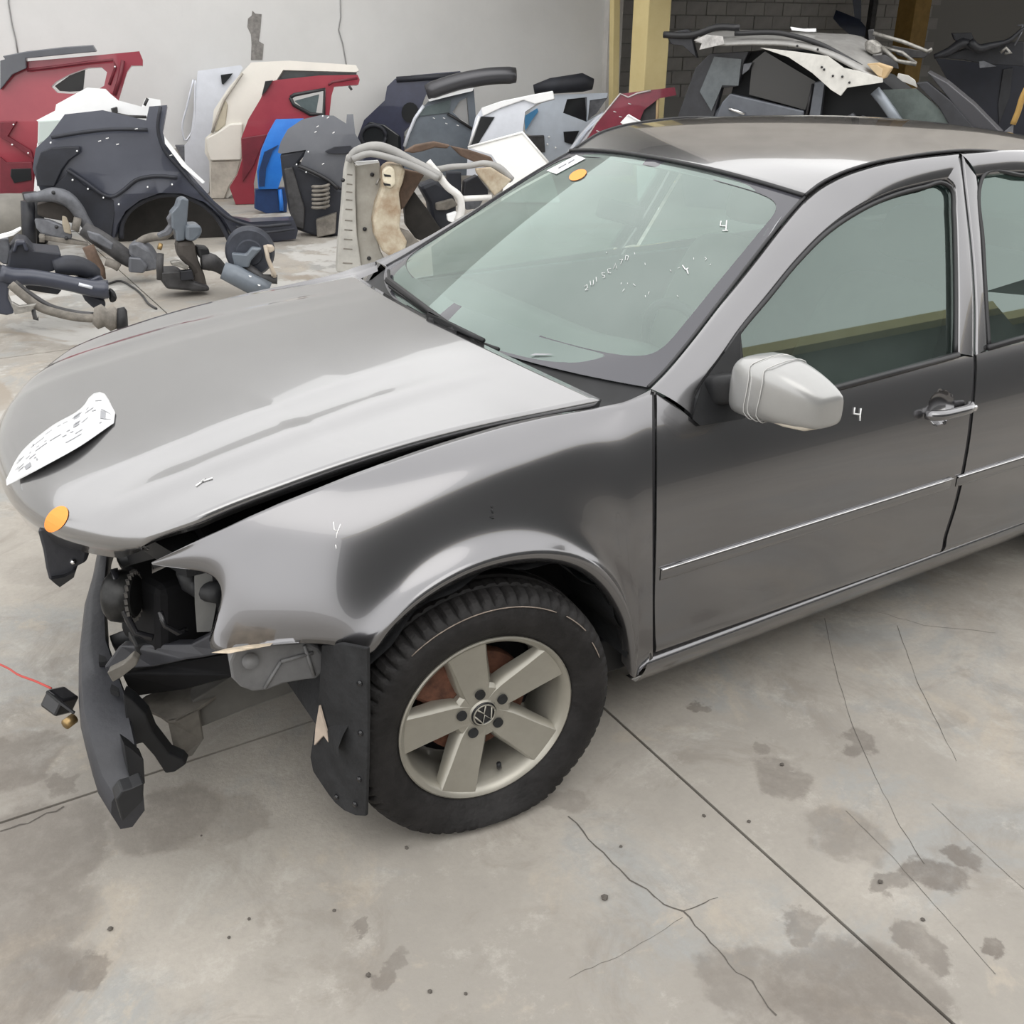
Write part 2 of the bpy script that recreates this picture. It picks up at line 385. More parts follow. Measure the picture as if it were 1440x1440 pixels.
# ---- front fender
FS = [  # top px, top y, bottom px, bottom y, lip width
 ((213, 791), -.612, (214, 794), -.614, 0), ((240, 778), -.632, (250, 799), -.640, 0), ((265, 766), -.645, (285, 803), -.662, 0),
 ((290, 754), -.655, (305, 812), -.676, 0), ((315, 743), -.664, (313, 828), -.686, 0), ((345, 729), -.672, (311, 850), -.694, 0),
 ((370, 718), -.678, (303, 880), -.703, 0), ((395, 707), -.683, (297, 912), -.712, 0), ((425, 695), -.687, (340, 913), -.738, 0),
 ((455, 683), -.690, (390, 906), -.768, 0), ((490, 669), -.692, (440, 903), -.796, 0), ((520, 658), -.694, (490, 909), -.824, .004),
 ((550, 647), -.695, (524, 921), -.846, .016), ((590, 633), -.696, (560, 884), -.860, .028), ((630, 620), -.697, (605, 846), -.866, .030),
 ((670, 608), -.698, (660, 815), -.868, .030), ((705, 598), -.699, (715, 798), -.868, .030), ((740, 589), -.700, (770, 794), -.867, .030),
 ((770, 581), -.701, (815, 804), -.865, .030), ((800, 574), -.703, (850, 830), -.861, .029), ((825, 568), -.706, (875, 868), -.856, .025),
 ((848, 562), -.710, (886, 910), -.850, .018), ((866, 559), -.722, (890, 952), -.838, .006), ((890, 553), -.733, (903, 940), -.837, 0), ((916, 547), osurf(916, 547, half).y, (917, 926), -.836, 0)]
NC, NR = 121, 26
Tl = crk([tuple(oy(*f[0], f[1])) for f in FS], NC); Bl = crk([tuple(oy(*f[2], f[3])) for f in FS], NC); Lw = crk([(f[4],) for f in FS], NC)
rows = []
WCX, WCZ = 0.03, 0.27
for i in range(NC):
    T, B = Vector(Tl[i]), Vector(Bl[i]); lw = max(0, Lw[i][0]); s = i/(NC-1)*24
    E = B.copy()
    if lw > 0:
        rad = Vector((B.x-WCX, 0, B.z-WCZ)).normalized(); E = B + rad*lw + Vector((0, -.002, 0))
    d = E-T
    fl = min(1, lw/.030); fl = fl*fl*(3-2*fl)
    rearw = max(0, min(1, (s-21)/3))
    P1 = T + Vector((d.x*.12, d.y*(.72-.30*rearw), d.z*.10))
    P2 = E + Vector((-d.x*.22, .088*fl - .004*(1-fl), -d.z*(.42+.02*fl)))
    if s < 15:
        k = s/15; k = k*k*(3-2*k); b8 = min(1, s/9)
        A1 = T + d*.33 + Vector((0, -.028*b8, .022*b8)); A2 = T + d*.66 + Vector((0, -.030*b8, .018*b8))
        P1 = A1.lerp(P1, k); P2 = A2.lerp(P2, k)
    col = []
    rw = max(0, min(1, (s-18.5)/5.0)); rw = rw*rw*(3-2*rw)
    for j in range(NR):
        v = j/(NR-1)
        q0 = T.lerp(E, v); hp_ = half(q0.z); e0, e1 = T.y+half(T.z), E.y+half(E.z)
        q0.y = -hp_ + e0*(1-v)**3 + e1*v**6
        col.append(q0*rw + (1-rw)*(T*(1-v)**3 + P1*3*v*(1-v)**2 + P2*3*v*v*(1-v) + E*v**3))
    if True:
        col.append(E.lerp(B, .5) + Vector((0, .002*fl, 0))); col.append(B + Vector((0, .010*fl, 0)))
        inn = Vector((0, .035, 0)) + (Vector((WCX-B.x, 0, WCZ-B.z)).normalized()*.004)
        col.append(B + inn*(1 if fl > .2 else .3))
    first = Vector(T) + Vector((0, .012, -.03)); col = [first] + col
    rows.append(col)
nr_ = len(rows[0])
for it in range(90):
    new = [list(r) for r in rows]
    for i in range(1, NC-1):
        for j in range(2, NR+1):
            w = .5*min(1, (j-1)/4)*min(1, (NR+1-j)/6)*min(1, min(i, NC-1-i)/6)
            new[i][j] = rows[i][j]*(1-w) + (rows[i-1][j]+rows[i+1][j])*(w/2)
    rows = new
for it in range(6):
    new = [list(r) for r in rows]
    for i in range(1, NC-1):
        for j in range(3, NR):
            new[i][j] = rows[i][j]*.5 + (rows[i][j-1]+rows[i][j+1]+rows[i-1][j]+rows[i+1][j])*.125
    rows = new
dl = []
for j in range(len(rows[0])):
    v = max(0, min(1, (j-1)/(NR-1))); yy = 547 + (926-547)*v; tg = osurf(917+1.0*v, yy, half)
    dl.append(tg - rows[NC-1][j] if 1 <= j <= NR else Vector((0, 0, 0)))
for i in range(NC-40, NC):
    w = (i-(NC-41))/40; w = w*w*(3-2*w)
    for j in range(len(rows[0])):
        p = rows[i][j] + Vector((dl[j].x, 0, dl[j].z))*w
        if 1 <= j <= NR:
            jj = min(1, max(0, (NR-j)/6)) if i < NC-10 else 1
            p.y = p.y*(1-w*jj) - half(p.z)*w*jj
        rows[i][j] = p
fender = grid('front_fender', rows, PAINT, car)
mirrored(fender)

# ---- hood
HL = [((200, 768), -.585), ((228, 750), -.615), ((262, 735), -.635), ((330, 706), -.648), ((400, 680), -.655), ((500, 645), -.662), ((600, 615), -.667), ((700, 591), -.672), ((780, 575), -.680), ((846, 562), -.695)]
he = cr([tuple(oy(*p, y)) for p, y in HL], 61)
hc = cr([(-.800, 0, .690), (-.795, 0, .715), (-.770, 0, .742), (-.69, 0, .776), (-.52, 0, .815), (-.30, 0, .856), (-.05, 0, .895), (.15, 0, .918), (.30, 0, .932)], 61)
rows = []
NVH = 81
for i in range(61):
    e, c = he[i], hc[i]; u = i/60; r = []
    for j in range(NVH):
        v = -1 + 2*j/(NVH-1); a = abs(v)
        x = c[0] + (e[0]-c[0])*(a**2.6 if u < .5 else a**2.0); y = v*abs(e[1])
        z = c[2] + (e[2]-c[2])*a**2.2
        # raised centre panel with soft creases running to the headlamps
        ck = .78 - .16*u + .0*u
        t = max(0, min(1, (ck + .10 - a)/.14)); st = t*t*(3-2*t)
        z += .0085*st*min(1, (1-u)*3)*min(1, u*9)
        tt = max(0, min(1, (ck+.02-a)/.25)); z -= .004*math.sin(math.pi*tt)*min(1, (1-u)*3)*min(1, u*8)
        r.append(Vector((x, y, z)))
    # turned-down leading/side edges
    rows.append(r)
front = [p + Vector((.012, 0, -.035*min(1, (1-abs(-1+2*j/(NVH-1)))*8+.2))) for j, p in enumerate(rows[0])]
rows = [front] + rows
rows = [[r[0] + Vector((0, .012, -.030*min(1, .25+i/12)))] + r + [r[-1] + Vector((0, -.012, -.030*min(1, .25+i/12)))] for i, r in enumerate(rows)]
hood = grid('hood', rows, PAINT_LIT, car, solid=.004)
def on_hood(px, py, lift=.002):       # nearest hood point under a pixel
    d = ray(px, py).normalized()
    ok, loc, nor, idx = hood.ray_cast(CP - car.location*0, d) if False else (False, None, None, None)
    me = hood.data; best = None
    from mathutils.bvhtree import BVHTree
    global _hb
    if '_hb' not in globals():
        _hb = BVHTree.FromPolygons([v.co.copy() for v in me.vertices], [tuple(p.vertices) for p in me.polygons])
    h = _hb.ray_cast(CP, d)
    if h[0] is None: h = _hb.find_nearest(CP + d*2.2)
    n = h[1] if h[1].dot(d) < 0 else -h[1]
    return h[0] + n*lift, n

# ---- windscreen
OC = [((916, 546), -.715), ((938, 524), -.703), ((965, 492), -.684), ((1010, 434), -.645), ((1060, 369), -.602), ((1100, 318), -.566), ((1135, 278), -.535), ((1157, 261), -.533), ((1180, 249), -.540), ((1220, 235), -.548), ((1280, 223), -.555), ((1349, 215), -.560)]
Oc3 = [oy(*p, y) for p, y in OC]
wsl = cr([tuple(p + Vector((-.004, .006, .0))) for p in Oc3[:7]], 31)
bc = Vector((.315, 0, .905)); tcn = Vector((1.055, 0, 1.292))
ws_rows = []
for i in range(31):
    e = Vector(wsl[i]); u = i/30; c = bc.lerp(tcn, u); c.z += .018*math.sin(math.pi*u)*1.0
    r = []
    for j in range(49):
        v = -1 + 2*j/48; a = abs(v)
        r.append(Vector((c.x + (e.x-c.x)*a**2.2, v*abs(e.y), c.z + (e.z-c.z)*a**2.2)))
    ws_rows.append(r)
ws = grid('windscreen', ws_rows, WSGLASS, car)
def ws_pt(u, v, lift=0.002):        # u 0 bottom..1 top, v -1 left..1 right
    fi = max(0, min(29.999, u*30)); fj = max(0, min(47.999, (v+1)*24)); i, j = int(fi), int(fj); a, b = fi-i, fj-j
    P = ws_rows
    p = (P[i][j]*(1-a)+P[i+1][j]*a)*(1-b) + (P[i][j+1]*(1-a)+P[i+1][j+1]*a)*b
    n = (P[i+1][j]-P[i][j]).cross(P[i][j+1]-P[i][j]).normalized()
    if n.z < 0: n = -n
    return p + n*lift, n
# black ceramic border, with rounded corners
def frit_loop(inset, n=160):
    out = []
    for k in range(n):
        t = k/n*4; s = int(t); f = t-s
        a = [(0, -1+2*f), (f, 1), (1, 1-2*f), (1-f, -1)][s]
        out.append(a)
    return out
fo, fi_ = [], []
N_ = 200
for k in range(N_):
    t = 2*math.pi*k/N_; c_, s_ = math.cos(t), math.sin(t)
    ex = 0.16                        # superellipse
    vx = math.copysign(abs(c_)**ex, c_); uy = math.copysign(abs(s_)**ex, s_)
    mx_ = max(abs(c_), abs(s_))
    sq = (c_/mx_, s_/mx_)
    bot = .105 if uy < 0 else .045
    fo.append(ws_pt(.5+.5*sq[1], sq[0], .0015)[0])
    vi = vx*(1-.055); ui = .5 + .5*uy*(1-2*bot)
    fi_.append(ws_pt(ui, vi, .0015)[0])
V = fo + fi_; F = [(k, (k+1) % N_, N_+(k+1) % N_, N_+k) for k in range(N_)]
frit = mesh('windscreen_border', V, F, FRIT, ws)
# shade band and mirror patch behind the top of the glass
edge = []
for k in range(60): edge.append(ws_pt(1, -1+2*k/59, .006)[0])
tube('windscreen_top_seal', edge, .006, SEAL, ws, n=6)
tube('windscreen_side_seal', [ws_pt(k/29, -1, .002)[0] for k in range(30)], .0045, SEAL, ws, n=6)
tube('windscreen_side_seal', [ws_pt(k/29, 1, .002)[0] for k in range(30)], .0045, SEAL, ws, n=6)

# ---- roof
re_ = cr([tuple(p + Vector((-.002, .010, .004))) for p in Oc3[6:]] + [(1.90, -.555, 1.326), (2.15, -.545, 1.312), (2.40, -.53, 1.285), (2.52, -.52, 1.262)], 60)
rc = cr([(1.055, 0, 1.292), (1.15, 0, 1.318), (1.35, 0, 1.352), (1.65, 0, 1.372), (1.95, 0, 1.370), (2.25, 0, 1.348), (2.48, 0, 1.312), (2.60, 0, 1.285)], 60)
rows = []
for i in range(60):
    e, c = Vector(re_[i]), Vector(rc[i]); r = []
    for j in range(49):
        v = -1+2*j/48; a = abs(v)
        r.append(Vector((c.x+(e.x-c.x)*a**2.2, v*abs(e.y), c.z+(e.z-c.z)*a**2.4)))
    rows.append(r)
rows.insert(0, [p + Vector((-.004, 0, -.012)) for p in rows[0]])
roof = grid('roof_panel', rows, PAINT_LIT, car)
for s in (1, -1):
    ln = [Vector((p[0], s*(p[1]-.004), p[2]+.001)) for p in re_]
    tube('roof_drip_moulding', ln, .0045, SEAL, roof, n=6)

# ---- front door: window frame strip
def og(px, off=0.0): return osurf(px[0], px[1], lambda z: gh(z)+off)
IC = [(976, 586), (980, 556), (992, 535), (1012, 508), (1040, 466), (1078, 419), (1120, 368), (1160, 328), (1205, 296), (1255, 272), (1300, 260), (1330, 254)]
IC2 = [(1341, 262), (1345, 300), (1347, 355), (1348, 420), (1347, 497)]
O1 = Oc3[:]; 
O2 = [og(p, .008) for p in [(1352, 238), (1358, 290), (1365, 355), (1369, 420), (1369, 501)]]
def strip(name, O, I, nO, bulge, nv=9, material=PAINT, under=None):
    un = cr(under, nO) if under else None
    o = cr([tuple(p) for p in O], nO); i_ = cr([tuple(p) for p in I], nO); rows = []
    for k in range(nO):
        a, b = Vector(o[k]), Vector(i_[k]); r = []
        for j in range(nv):
            v = j/(nv-1); p = a.lerp(b, v); p += Vector((0, -.8, .6))*(bulge*4*v*(1-v)); r.append(p)
        r.append(r[-1] + Vector((0, .015, 0)))
        r.insert(0, Vector(un[k]) + Vector((0, .006, -.004)) if un else r[0] + Vector((0, .008, -.006)))
        rows.append(r)
    return grid(name, rows, material, car)
I1 = [og(p, .006) for p in IC]
O1[0] = oy(916, 547, osurf(916, 547, half).y-.002); O1[1] = oy(938, 524, -.728); O1[2] = oy(965, 492, -.700); O1[3] = oy(1010, 434, -.652)
fdoor_top = strip('front_door_window_frame', O1, I1, 90, .010, under=[tuple(p) for p in Oc3])
I2 = [og(p, .006) for p in [(1330, 254)]+IC2]
fdoor_b = strip('front_door_b_pillar_frame', [Oc3[-1]]+O2, I2, 40, .002, material=PAINT)
mirrored(fdoor_top); mirrored(fdoor_b)

# ---- front door lower skin
def side_panel(name, top, bot, nu, nv, material=PAINT, half_=half, fix_top=None, parent=None, solid=.004):
    t = cr([tuple(p) for p in top], nu); b = cr([tuple(p) for p in bot], nu); rows = []
    for k in range(nu):
        a, c = Vector(t[k]), Vector(b[k]); r = []
        for j in range(nv):
            v = j/(nv-1); p = a.lerp(c, v); p.y = -half_(p.z); r.append(p)
        r = [r[0] + Vector((0, .02, .004))] + r + [r[-1] + Vector((0, .03, 0))]
        rows.append(r)
    rows = [[p + Vector((.003, .02, 0)) for p in rows[0]]] + rows + [[p + Vector((-.003, .02, 0)) for p in rows[-1]]]
    return grid(name, rows, material, parent or car)
def sf(px): return osurf(px[0], px[1], half)
gapF = [(923, 552), (924, 600), (924, 680), (923, 760), (921, 840), (921, 918)]          # front edge of the door
gapR = [(1368, 498), (1366, 560), (1356, 640), (1341, 710), (1327, 755), (1321, 776)]
topL = [sf(p) for p in [(923, 552), (950, 570), (978, 592), (1045, 582), (1110, 565), (1170, 549), (1260, 524), (1345, 502), (1369, 496)]]
botL = [sf(p) for p in [(921, 922), (1000, 894), (1100, 858), (1200, 821), (1322, 777)]]
# coons blend so the curved front / rear edges are kept
def coons(name, top, bot, lef, rig, nu, nv, material, half_, parent, bowl=None):
    t = [Vector(p) for p in cr(top, nu)]; b = [Vector(p) for p in cr(bot, nu)]; l = [Vector(p) for p in cr(lef, nv)]; r_ = [Vector(p) for p in cr(rig, nv)]
    rows = []
    for i in range(nu):
        u = i/(nu-1); row = []
        for j in range(nv):
            v = j/(nv-1)
            p = t[i]*(1-v)+b[i]*v + l[j]*(1-u)+r_[j]*u - (t[0]*(1-u)*(1-v)+t[-1]*u*(1-v)+b[0]*(1-u)*v+b[-1]*u*v)
            p.y = -half_(p.z)
            if bowl:
                rr_ = ((p.x-bowl[0])/bowl[2])**2 + ((p.z-bowl[1])/bowl[3])**2
                if rr_ < 1: p.y += bowl[4]*math.sqrt(1-rr_)
            row.append(p)
        row = [row[0] + Vector((0, .02, .002))] + row + [row[-1] + Vector((0, .03, -.004))]
        rows.append(row)
    rows = [[p + Vector((.002, .022, 0)) for p in rows[0]]] + rows + [[p + Vector((-.002, .022, 0)) for p in rows[-1]]]
    return grid(name, rows, material, parent, autosmooth=40)
def ht(p): return tuple(p)
BC = osurf(1323, 573, half)
# door skin with a tucked lower edge
halfd = lambda z: half(z) - .010*max(0, min(1, (.285-z)/.03)) + .004*math.exp(-((z-.30)/.02)**2)
fdoor = coons('front_door', [ht(p) for p in topL], [ht(p) for p in botL], [ht(sf(p)) for p in gapF], [ht(sf(p)) for p in gapR], 220, 130, PAINT, halfd, car, bowl=(BC.x, BC.z, .050, .042, .030))
mirrored(fdoor)
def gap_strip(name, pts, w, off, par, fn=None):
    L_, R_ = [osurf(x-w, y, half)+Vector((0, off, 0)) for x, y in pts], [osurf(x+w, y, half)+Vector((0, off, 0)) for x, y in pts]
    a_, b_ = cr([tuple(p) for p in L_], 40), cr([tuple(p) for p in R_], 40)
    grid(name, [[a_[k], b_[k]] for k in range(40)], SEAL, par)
gap_strip('door_gap_shade', [(919.5, 552), (920.5, 600), (920.5, 680), (920, 760), (919, 840), (918.5, 922)], 2.6, .006, fdoor)  # dark strips stand in for the shade inside the door gaps
gap_strip('door_gap_shade', [(1370.5, 499), (1368.5, 560), (1358.5, 640), (1343.5, 710), (1329.5, 755), (1323, 778)], 1.8, .004, fdoor)
# rear door skin
rT = [sf((1373, 495)), sf((1440, 478))]; rT += [Vector((2.1, -.79, rT[-1].z+.004)), Vector((2.50, -.785, rT[-1].z+.012))]
rB = [sf((1325, 775)), sf((1440, 733))]; rB += [Vector((2.02, -.84, rB[-1].z))]
rR = [rT[-1], Vector((2.48, -.84, .74)), Vector((2.30, -.855, .58)), Vector((2.13, -.855, .40)), rB[-1]]
rdoor = coons('rear_door', [ht(p) for p in rT], [ht(p) for p in rB], [ht(sf((x+5, y))) for x, y in gapR], [ht(p) for p in rR], 48, 48, PAINT, halfd, car)
mirrored(rdoor)
zb_ = rB[-1].z
# rear window frame + B pillar (rear-door side) and roof rail above it
rfO = [Oc3[-1], oy(1440, 211, -.562), Vector((2.15, -.555, 1.308)), Vector((2.42, -.535, 1.27)), Vector((2.62, -.60, 1.10)), Vector((2.66, -.73, .90))]
wt = og((1378, 248)).z
rfI = [og((1374, 249), .006), og((1440, 243), .006), Vector((2.12, -gh(1.245)-.006, 1.245)), Vector((2.30, -gh(1.20)-.006, 1.20)), Vector((2.45, -gh(1.05)-.006, 1.05)), Vector((2.46, -gh(.88)-.006, .88))]
rframe = strip('rear_door_window_frame', rfO, rfI, 50, .008); mirrored(rframe)
rb = strip('rear_door_b_pillar_frame', [oy(1354, 216, -.562)] + [og(p, .008) for p in [(1356, 238), (1362, 290), (1369, 355), (1373, 420), (1373, 499)]],
           [og((1374, 249), .006), og((1376, 262), .006), og((1380, 330), .006), og((1384, 400), .006), og((1387, 450), .006), og((1389, 490), .006)], 40, .002); mirrored(rb)
# rear quarter, trunk and rear glass (behind the frame edge)
q = []
for x, zt, zb in [(2.50, .87, .665), (2.58, .873, .655), (2.66, .876, .635), (2.74, .879, .595), (2.81, .882, .53), (2.86, .883, .44), (2.885, .884, .30), (3.0, .885, .27), (3.15, .88, .27), (3.3, .87, .28), (3.42, .85, .30), (3.455, .84, .32)]:
    r = []
    for j in range(16):
        v = j/15; z = zt+(zb-zt)*v; tp = .10*max(0, (x-2.95)/.5)**2
        r.append(Vector((x, -(half(z)-tp), z)))
    r.insert(0, Vector((x, -.70, zt+.025))); r.insert(0, Vector((x, -.60, zt+.035))); q.append(r)
quarter = grid('rear_quarter_panel', q, PAINT, car); mirrored(quarter)
rows = []
for x, z in [(2.60, 1.285), (2.75, 1.20), (2.92, 1.08), (3.05, .96), (3.08, .93)]:
    rows.append([Vector((x, y_*(.52+.10*(1.285-z)/.35), z-.03*abs(y_)**2)) for y_ in [-1+2*k/16 for k in range(17)]])
grid('rear_windscreen', rows, SIDEGLASS, car)
rows = [[Vector((x, y_*.62, z-.02*y_*y_)) for y_ in [-1+2*k/16 for k in range(17)]] for x, z in [(3.06, .93), (3.2, .935), (3.36, .925), (3.43, .90), (3.46, .80), (3.45, .60), (3.46, .45), (3.44, .25)]]
grid('boot_lid', rows, PAINT, car)
cpl = grid('c_pillar', [[Vector((2.62, -.60, 1.10)), Vector((2.60, -.52, 1.285))], [Vector((2.66, -.73, .90)), Vector((2.92, -.58, 1.06))], [Vector((2.70, -.76, .875)), Vector((3.08, -.62, .90))]], PAINT, car); mirrored(cpl)

# ---- sill
rows = []
for k in range(40):
    x = .455 + (2.02-.455)*k/39; zt = halfd(.2)*0 + (lambda u: botL[0].z*(1-u)+rB[-1].z*u)(k/39)
    zt = .262 + (zb_-.262)*k/39
    r = [Vector((x, -.80, zt+.02)), Vector((x, -.826, zt-.004)), Vector((x, -.838, zt-.010)), Vector((x, -.838, zt-.016)), Vector((x, -.832, zt-.035)), Vector((x, -.818, zt-.06)), Vector((x, -.80, zt-.085)), Vector((x, -.76, zt-.09))]
    rows.append(r)
sill = grid('sill', rows, PAINT, car); mirrored(sill)
V, F = box_vf((1.22, -.79, .20), (1.6, .02, .14)); 
box('underbody', (1.55, 0, .24), (3.1, 1.50, .10), BLACK, car)

# ---- side mouldings
def moulding(p0, p1, par):
    a = osurf(*p0, half); b = osurf(*p1, half) if len(p1) == 2 else Vector(p1)
    rows = []; 
    for k in range(24):
        p = a.lerp(b, k/23); p.y = -half(p.z); e = min(1, min(k, 23-k)/1.0+.3)
        rows.append([p + Vector((0, .002, .004)), p + Vector((0, -.005*e, .003)), p + Vector((0, -.0065*e, -.004)), p + Vector((0, -.0065*e, -.022)), p + Vector((0, -.004*e, -.028)), p + Vector((0, .003, -.030))])
    mo = grid('side_moulding', rows, PAINT, par)
    tube('moulding_strip', [a.lerp(b, k/15) + Vector((0, -half(a.lerp(b, k/15).z)-a.lerp(b, k/15).y-.006, .002)) for k in range(16)], .0019, CHROME, par, n=6)
    return mo
moulding((929, 801), (1338, 673), fdoor)
pz = osurf(1440, 642, half)
moulding((1346, 671), (2.12, -.86, pz.z+.002), rdoor)

# ---- side glass, seals, sail
def polyfan(name, pts, material, parent, **kw):
    pts = [Vector(p) for p in pts]; tri = tessellate_polygon([pts])
    return mesh(name, pts, [tuple(t) for t in tri], material, parent, **kw)
gl = [(1012, 508), (1040, 466), (1078, 419), (1120, 368), (1160, 328), (1205, 296), (1255, 272), (1300, 260), (1330, 254), (1341, 262), (1345, 300), (1347, 355), (1348, 420), (1347, 502), (1260, 525), (1170, 550), (1045, 582)]
glp = [og(p, -.008) for p in gl]
fg = polyfan('front_door_glass', glp, SIDEGLASS, car, smooth=False); mirrored(fg)
sealp = [og(p, .005) for p in [(1020, 497), (1040, 467), (1079, 420), (1121, 369), (1161, 329), (1206, 298), (1256, 275), (1300, 263), (1328, 258), (1337, 264), (1341, 300), (1343, 355), (1344, 420), (1344, 496)]]
tube('window_seal', [Vector(p) for p in cr([tuple(p) for p in sealp], 70)], .0065, SEAL, fg, n=6)
tube('belt_seal', [og(p, .010) for p in [(1046, 578), (1110, 562), (1170, 547), (1260, 523), (1347, 499)]], .009, SEAL, fg, n=6)
rgp = [og((1374, 249), -.008), og((1440, 243), -.008), Vector((2.12, -gh(1.245)+.008, 1.245)), Vector((2.30, -gh(1.20)+.008, 1.20)), Vector((2.45, -gh(1.05)+.008, 1.05)), Vector((2.46, -gh(.88)+.008, .86)), og((1440, 476), -.008), og((1390, 490), -.008), og((1385, 410), -.008), og((1380, 330), -.008)]
rg = polyfan('rear_door_glass', rgp, SIDEGLASS, car, smooth=False); mirrored(rg)
tube('window_seal', [Vector(p) for p in cr([tuple(p) for p in [og((1391, 487), .005), og((1387, 430), .005), og((1382, 340), .005), og((1377, 265), .005), og((1380, 252), .005), og((1440, 247), .005), Vector((2.11, -gh(1.24)-.006, 1.24))]], 50)], .0065, SEAL, rg, n=6)
tube('belt_seal', [og(p, .010) for p in [(1389, 489), (1440, 475)]]+[Vector((2.44, -gh(.87)-.01, .87))], .009, SEAL, rg, n=6)
sail = [(976, 588), (979, 560), (990, 540), (1012, 510), (1040, 470), (1043, 500), (1045, 560), (1046, 586), (1010, 592), (985, 596)]
sp = [og(p, .012) for p in sail]
V, F = prism_vf(sp, (0, .03, 0)); sailo = mesh('mirror_sail', V, F, BLACK, car, smooth=False, bevel=.004)

# ---- door mirror
def mirror_ring(c, a, b, tilt=0, n=28, sq=.5):
    out = []
    for k in range(n):
        t = 2*math.pi*k/n; cx, cz = math.cos(t), math.sin(t)
        out.append((math.copysign(abs(cx)**sq, cx)*a, math.copysign(abs(cz)**sq, cz)*b))
    return out
# housing runs outwards (-y); each ring lies in the x-z plane
mrr = []
for y, cx, cz, a, b in [(y_, cx_-.004, cz_+.028, a_, b_) for y_, cx_, cz_, a_, b_ in [(-.832, .690, .898, .030, .040), (-.836, .686, .900, .050, .055), (-.850, .682, .906, .064, .066), (-.89, .684, .912, .070, .070), (-.94, .694, .910, .069, .066), (-.985, .710, .902, .060, .056), (-1.015, .730, .890, .050, .046), (-1.033, .744, .882, .040, .036), (-1.037, .747, .880, .030, .028)]]:
    mrr.append([Vector((cx+p[0], y+.0*p[1], cz+p[1])) for p in mirror_ring(None, a, b)])
V, F = loft_vf(mrr); mir = mesh('door_mirror', V, F, SILVER, car, subsurf=1)
V, F = loft_vf([[Vector((cx+p[0], y, cz+p[1])) for p in mirror_ring(None, a, b)] for y, cx, cz, a, b in [(-.77, .655, .890, .045, .045), (-.80, .665, .905, .034, .036), (-.835, .68, .915, .032, .032)]])
mesh('mirror_arm', V, F, BLACK, mir)
for yy, th in [(-.905, 0), (-.918, .010), (-.935, -.006)]:   # wound tape
    i0 = [(-.90, .680, .938, .067, .069), (-.95, .692, .936, .067, .067), (-1.00, .712, .928, .061, .061)]
    k = 0 if yy > -.95 else 1; t = (i0[k][0]-yy)/(i0[k][0]-i0[k+1][0])
    q_ = [i0[k][m_]*(1-t)+i0[k+1][m_]*t for m_ in range(5)]
    ringp = [Vector((q_[1]+p[0]*1.012, yy+th*math.sin(5*i_/28.)+.004*math.sin(i_*1.3), q_[2]+p[1]*1.012)) for i_, p in enumerate(mirror_ring(None, q_[3], q_[4]))]
    tube('tape', ringp+[ringp[0]], .0013, mat('clear_tape', (.46, .46, .45), .3), mir, n=5)
low = [Vector((p.x, p.y, p.z)) for p in []]
V, F = loft_vf([[Vector((cx+p[0]*.9, y, cz-b*.80+p[1]*.30)) for p in mirror_ring(None, a, b)] for y, cx, cz, a, b in [(-.935, .690, .935, .060, .052), (-.98, .706, .926, .056, .050), (-1.012, .724, .914, .046, .042), (-1.030, .738, .908, .03, .03)]])
mesh('mirror_lower_trim', V, F, mat('bare_primer', (.55, .50, .42), .6, var=.2), mir)

# ---- door handle
hp = osurf(1328, 575, half)
h0, h1 = osurf(1296, 582, half), osurf(1360, 567, half)
hpts = [h0 + Vector((0, -.012, 0)), h0.lerp(h1, .15)+Vector((0, -.030, 0)), h0.lerp(h1, .5)+Vector((0, -.036, 0)), h0.lerp(h1, .85)+Vector((0, -.030, 0)), h1+Vector((0, -.010, 0))]
hd = tube('door_handle', [Vector(p) for p in cr([tuple(p) for p in hpts], 16)], [.010]+[.0135]*14+[.010], PAINT, car, n=10)
tube('key_lock', [h1 + Vector((-.012, -.02, -.001)), h1 + Vector((-.012, -.037, -.001))], .008, CHROME, hd, n=10)
# ---- chalked numerals
def chalk(name, strokes, fn, par, w=1.6):
    Vs = []; 
    parts = []
    for s_ in strokes:
        P = [fn(*p) for p in s_]
        parts.append(tube_vf(P, .0022*w/1.6, 5))
    V, F = join_vf(parts); return mesh(name, V, F, CHALK, par)
four = lambda x, y, k: [[(x, y), (x-1*k, y+7*k), (x+6*k, y+8*k)], [(x+7*k, y+1*k), (x+6*k, y+9*k), (x+6*k, y+15*k)]]
sk = lambda px, py: osurf(px, py, lambda z: halfd(z)+.002)
chalk('chalk_mark', four(1202, 573, 1.25), sk, fdoor)
chalk('chalk_mark', four(1181, 261, .55), lambda px, py: oy(px, py, -.556), fdoor_top, 1.2)
from mathutils.bvhtree import BVHTree
def bvh(o): return BVHTree.FromPolygons([v.co.copy() for v in o.data.vertices], [tuple(p.vertices) for p in o.data.polygons])
fb = bvh(fender)
def on_f(px, py, lift=.0015):
    d = ray(px, py).normalized(); h = fb.ray_cast(CP, d)
    if h[0] is None: return oy(px, py, -.8)
    n = h[1] if h[1].dot(d) < 0 else -h[1]; return h[0]+n*lift
chalk('chalk_mark', [[(469, 734), (470, 745), (476, 747)], [(479, 737), (474, 750), (473, 757)], [(472, 766), (473, 772)]], on_f, fender, .8)
chalk('scuff_mark', [[(691, 716), (693, 722)], [(689, 727), (694, 729)], [(690, 712), (692, 714)]], on_f, fender, 1.0).data.materials[0] = BLACK
chalk('chalk_mark', [[(276, 684), (284, 678), (280, 680), (290, 674), (286, 677), (299, 673)]], lambda x, y: on_hood(x, y, .0012)[0], hood)
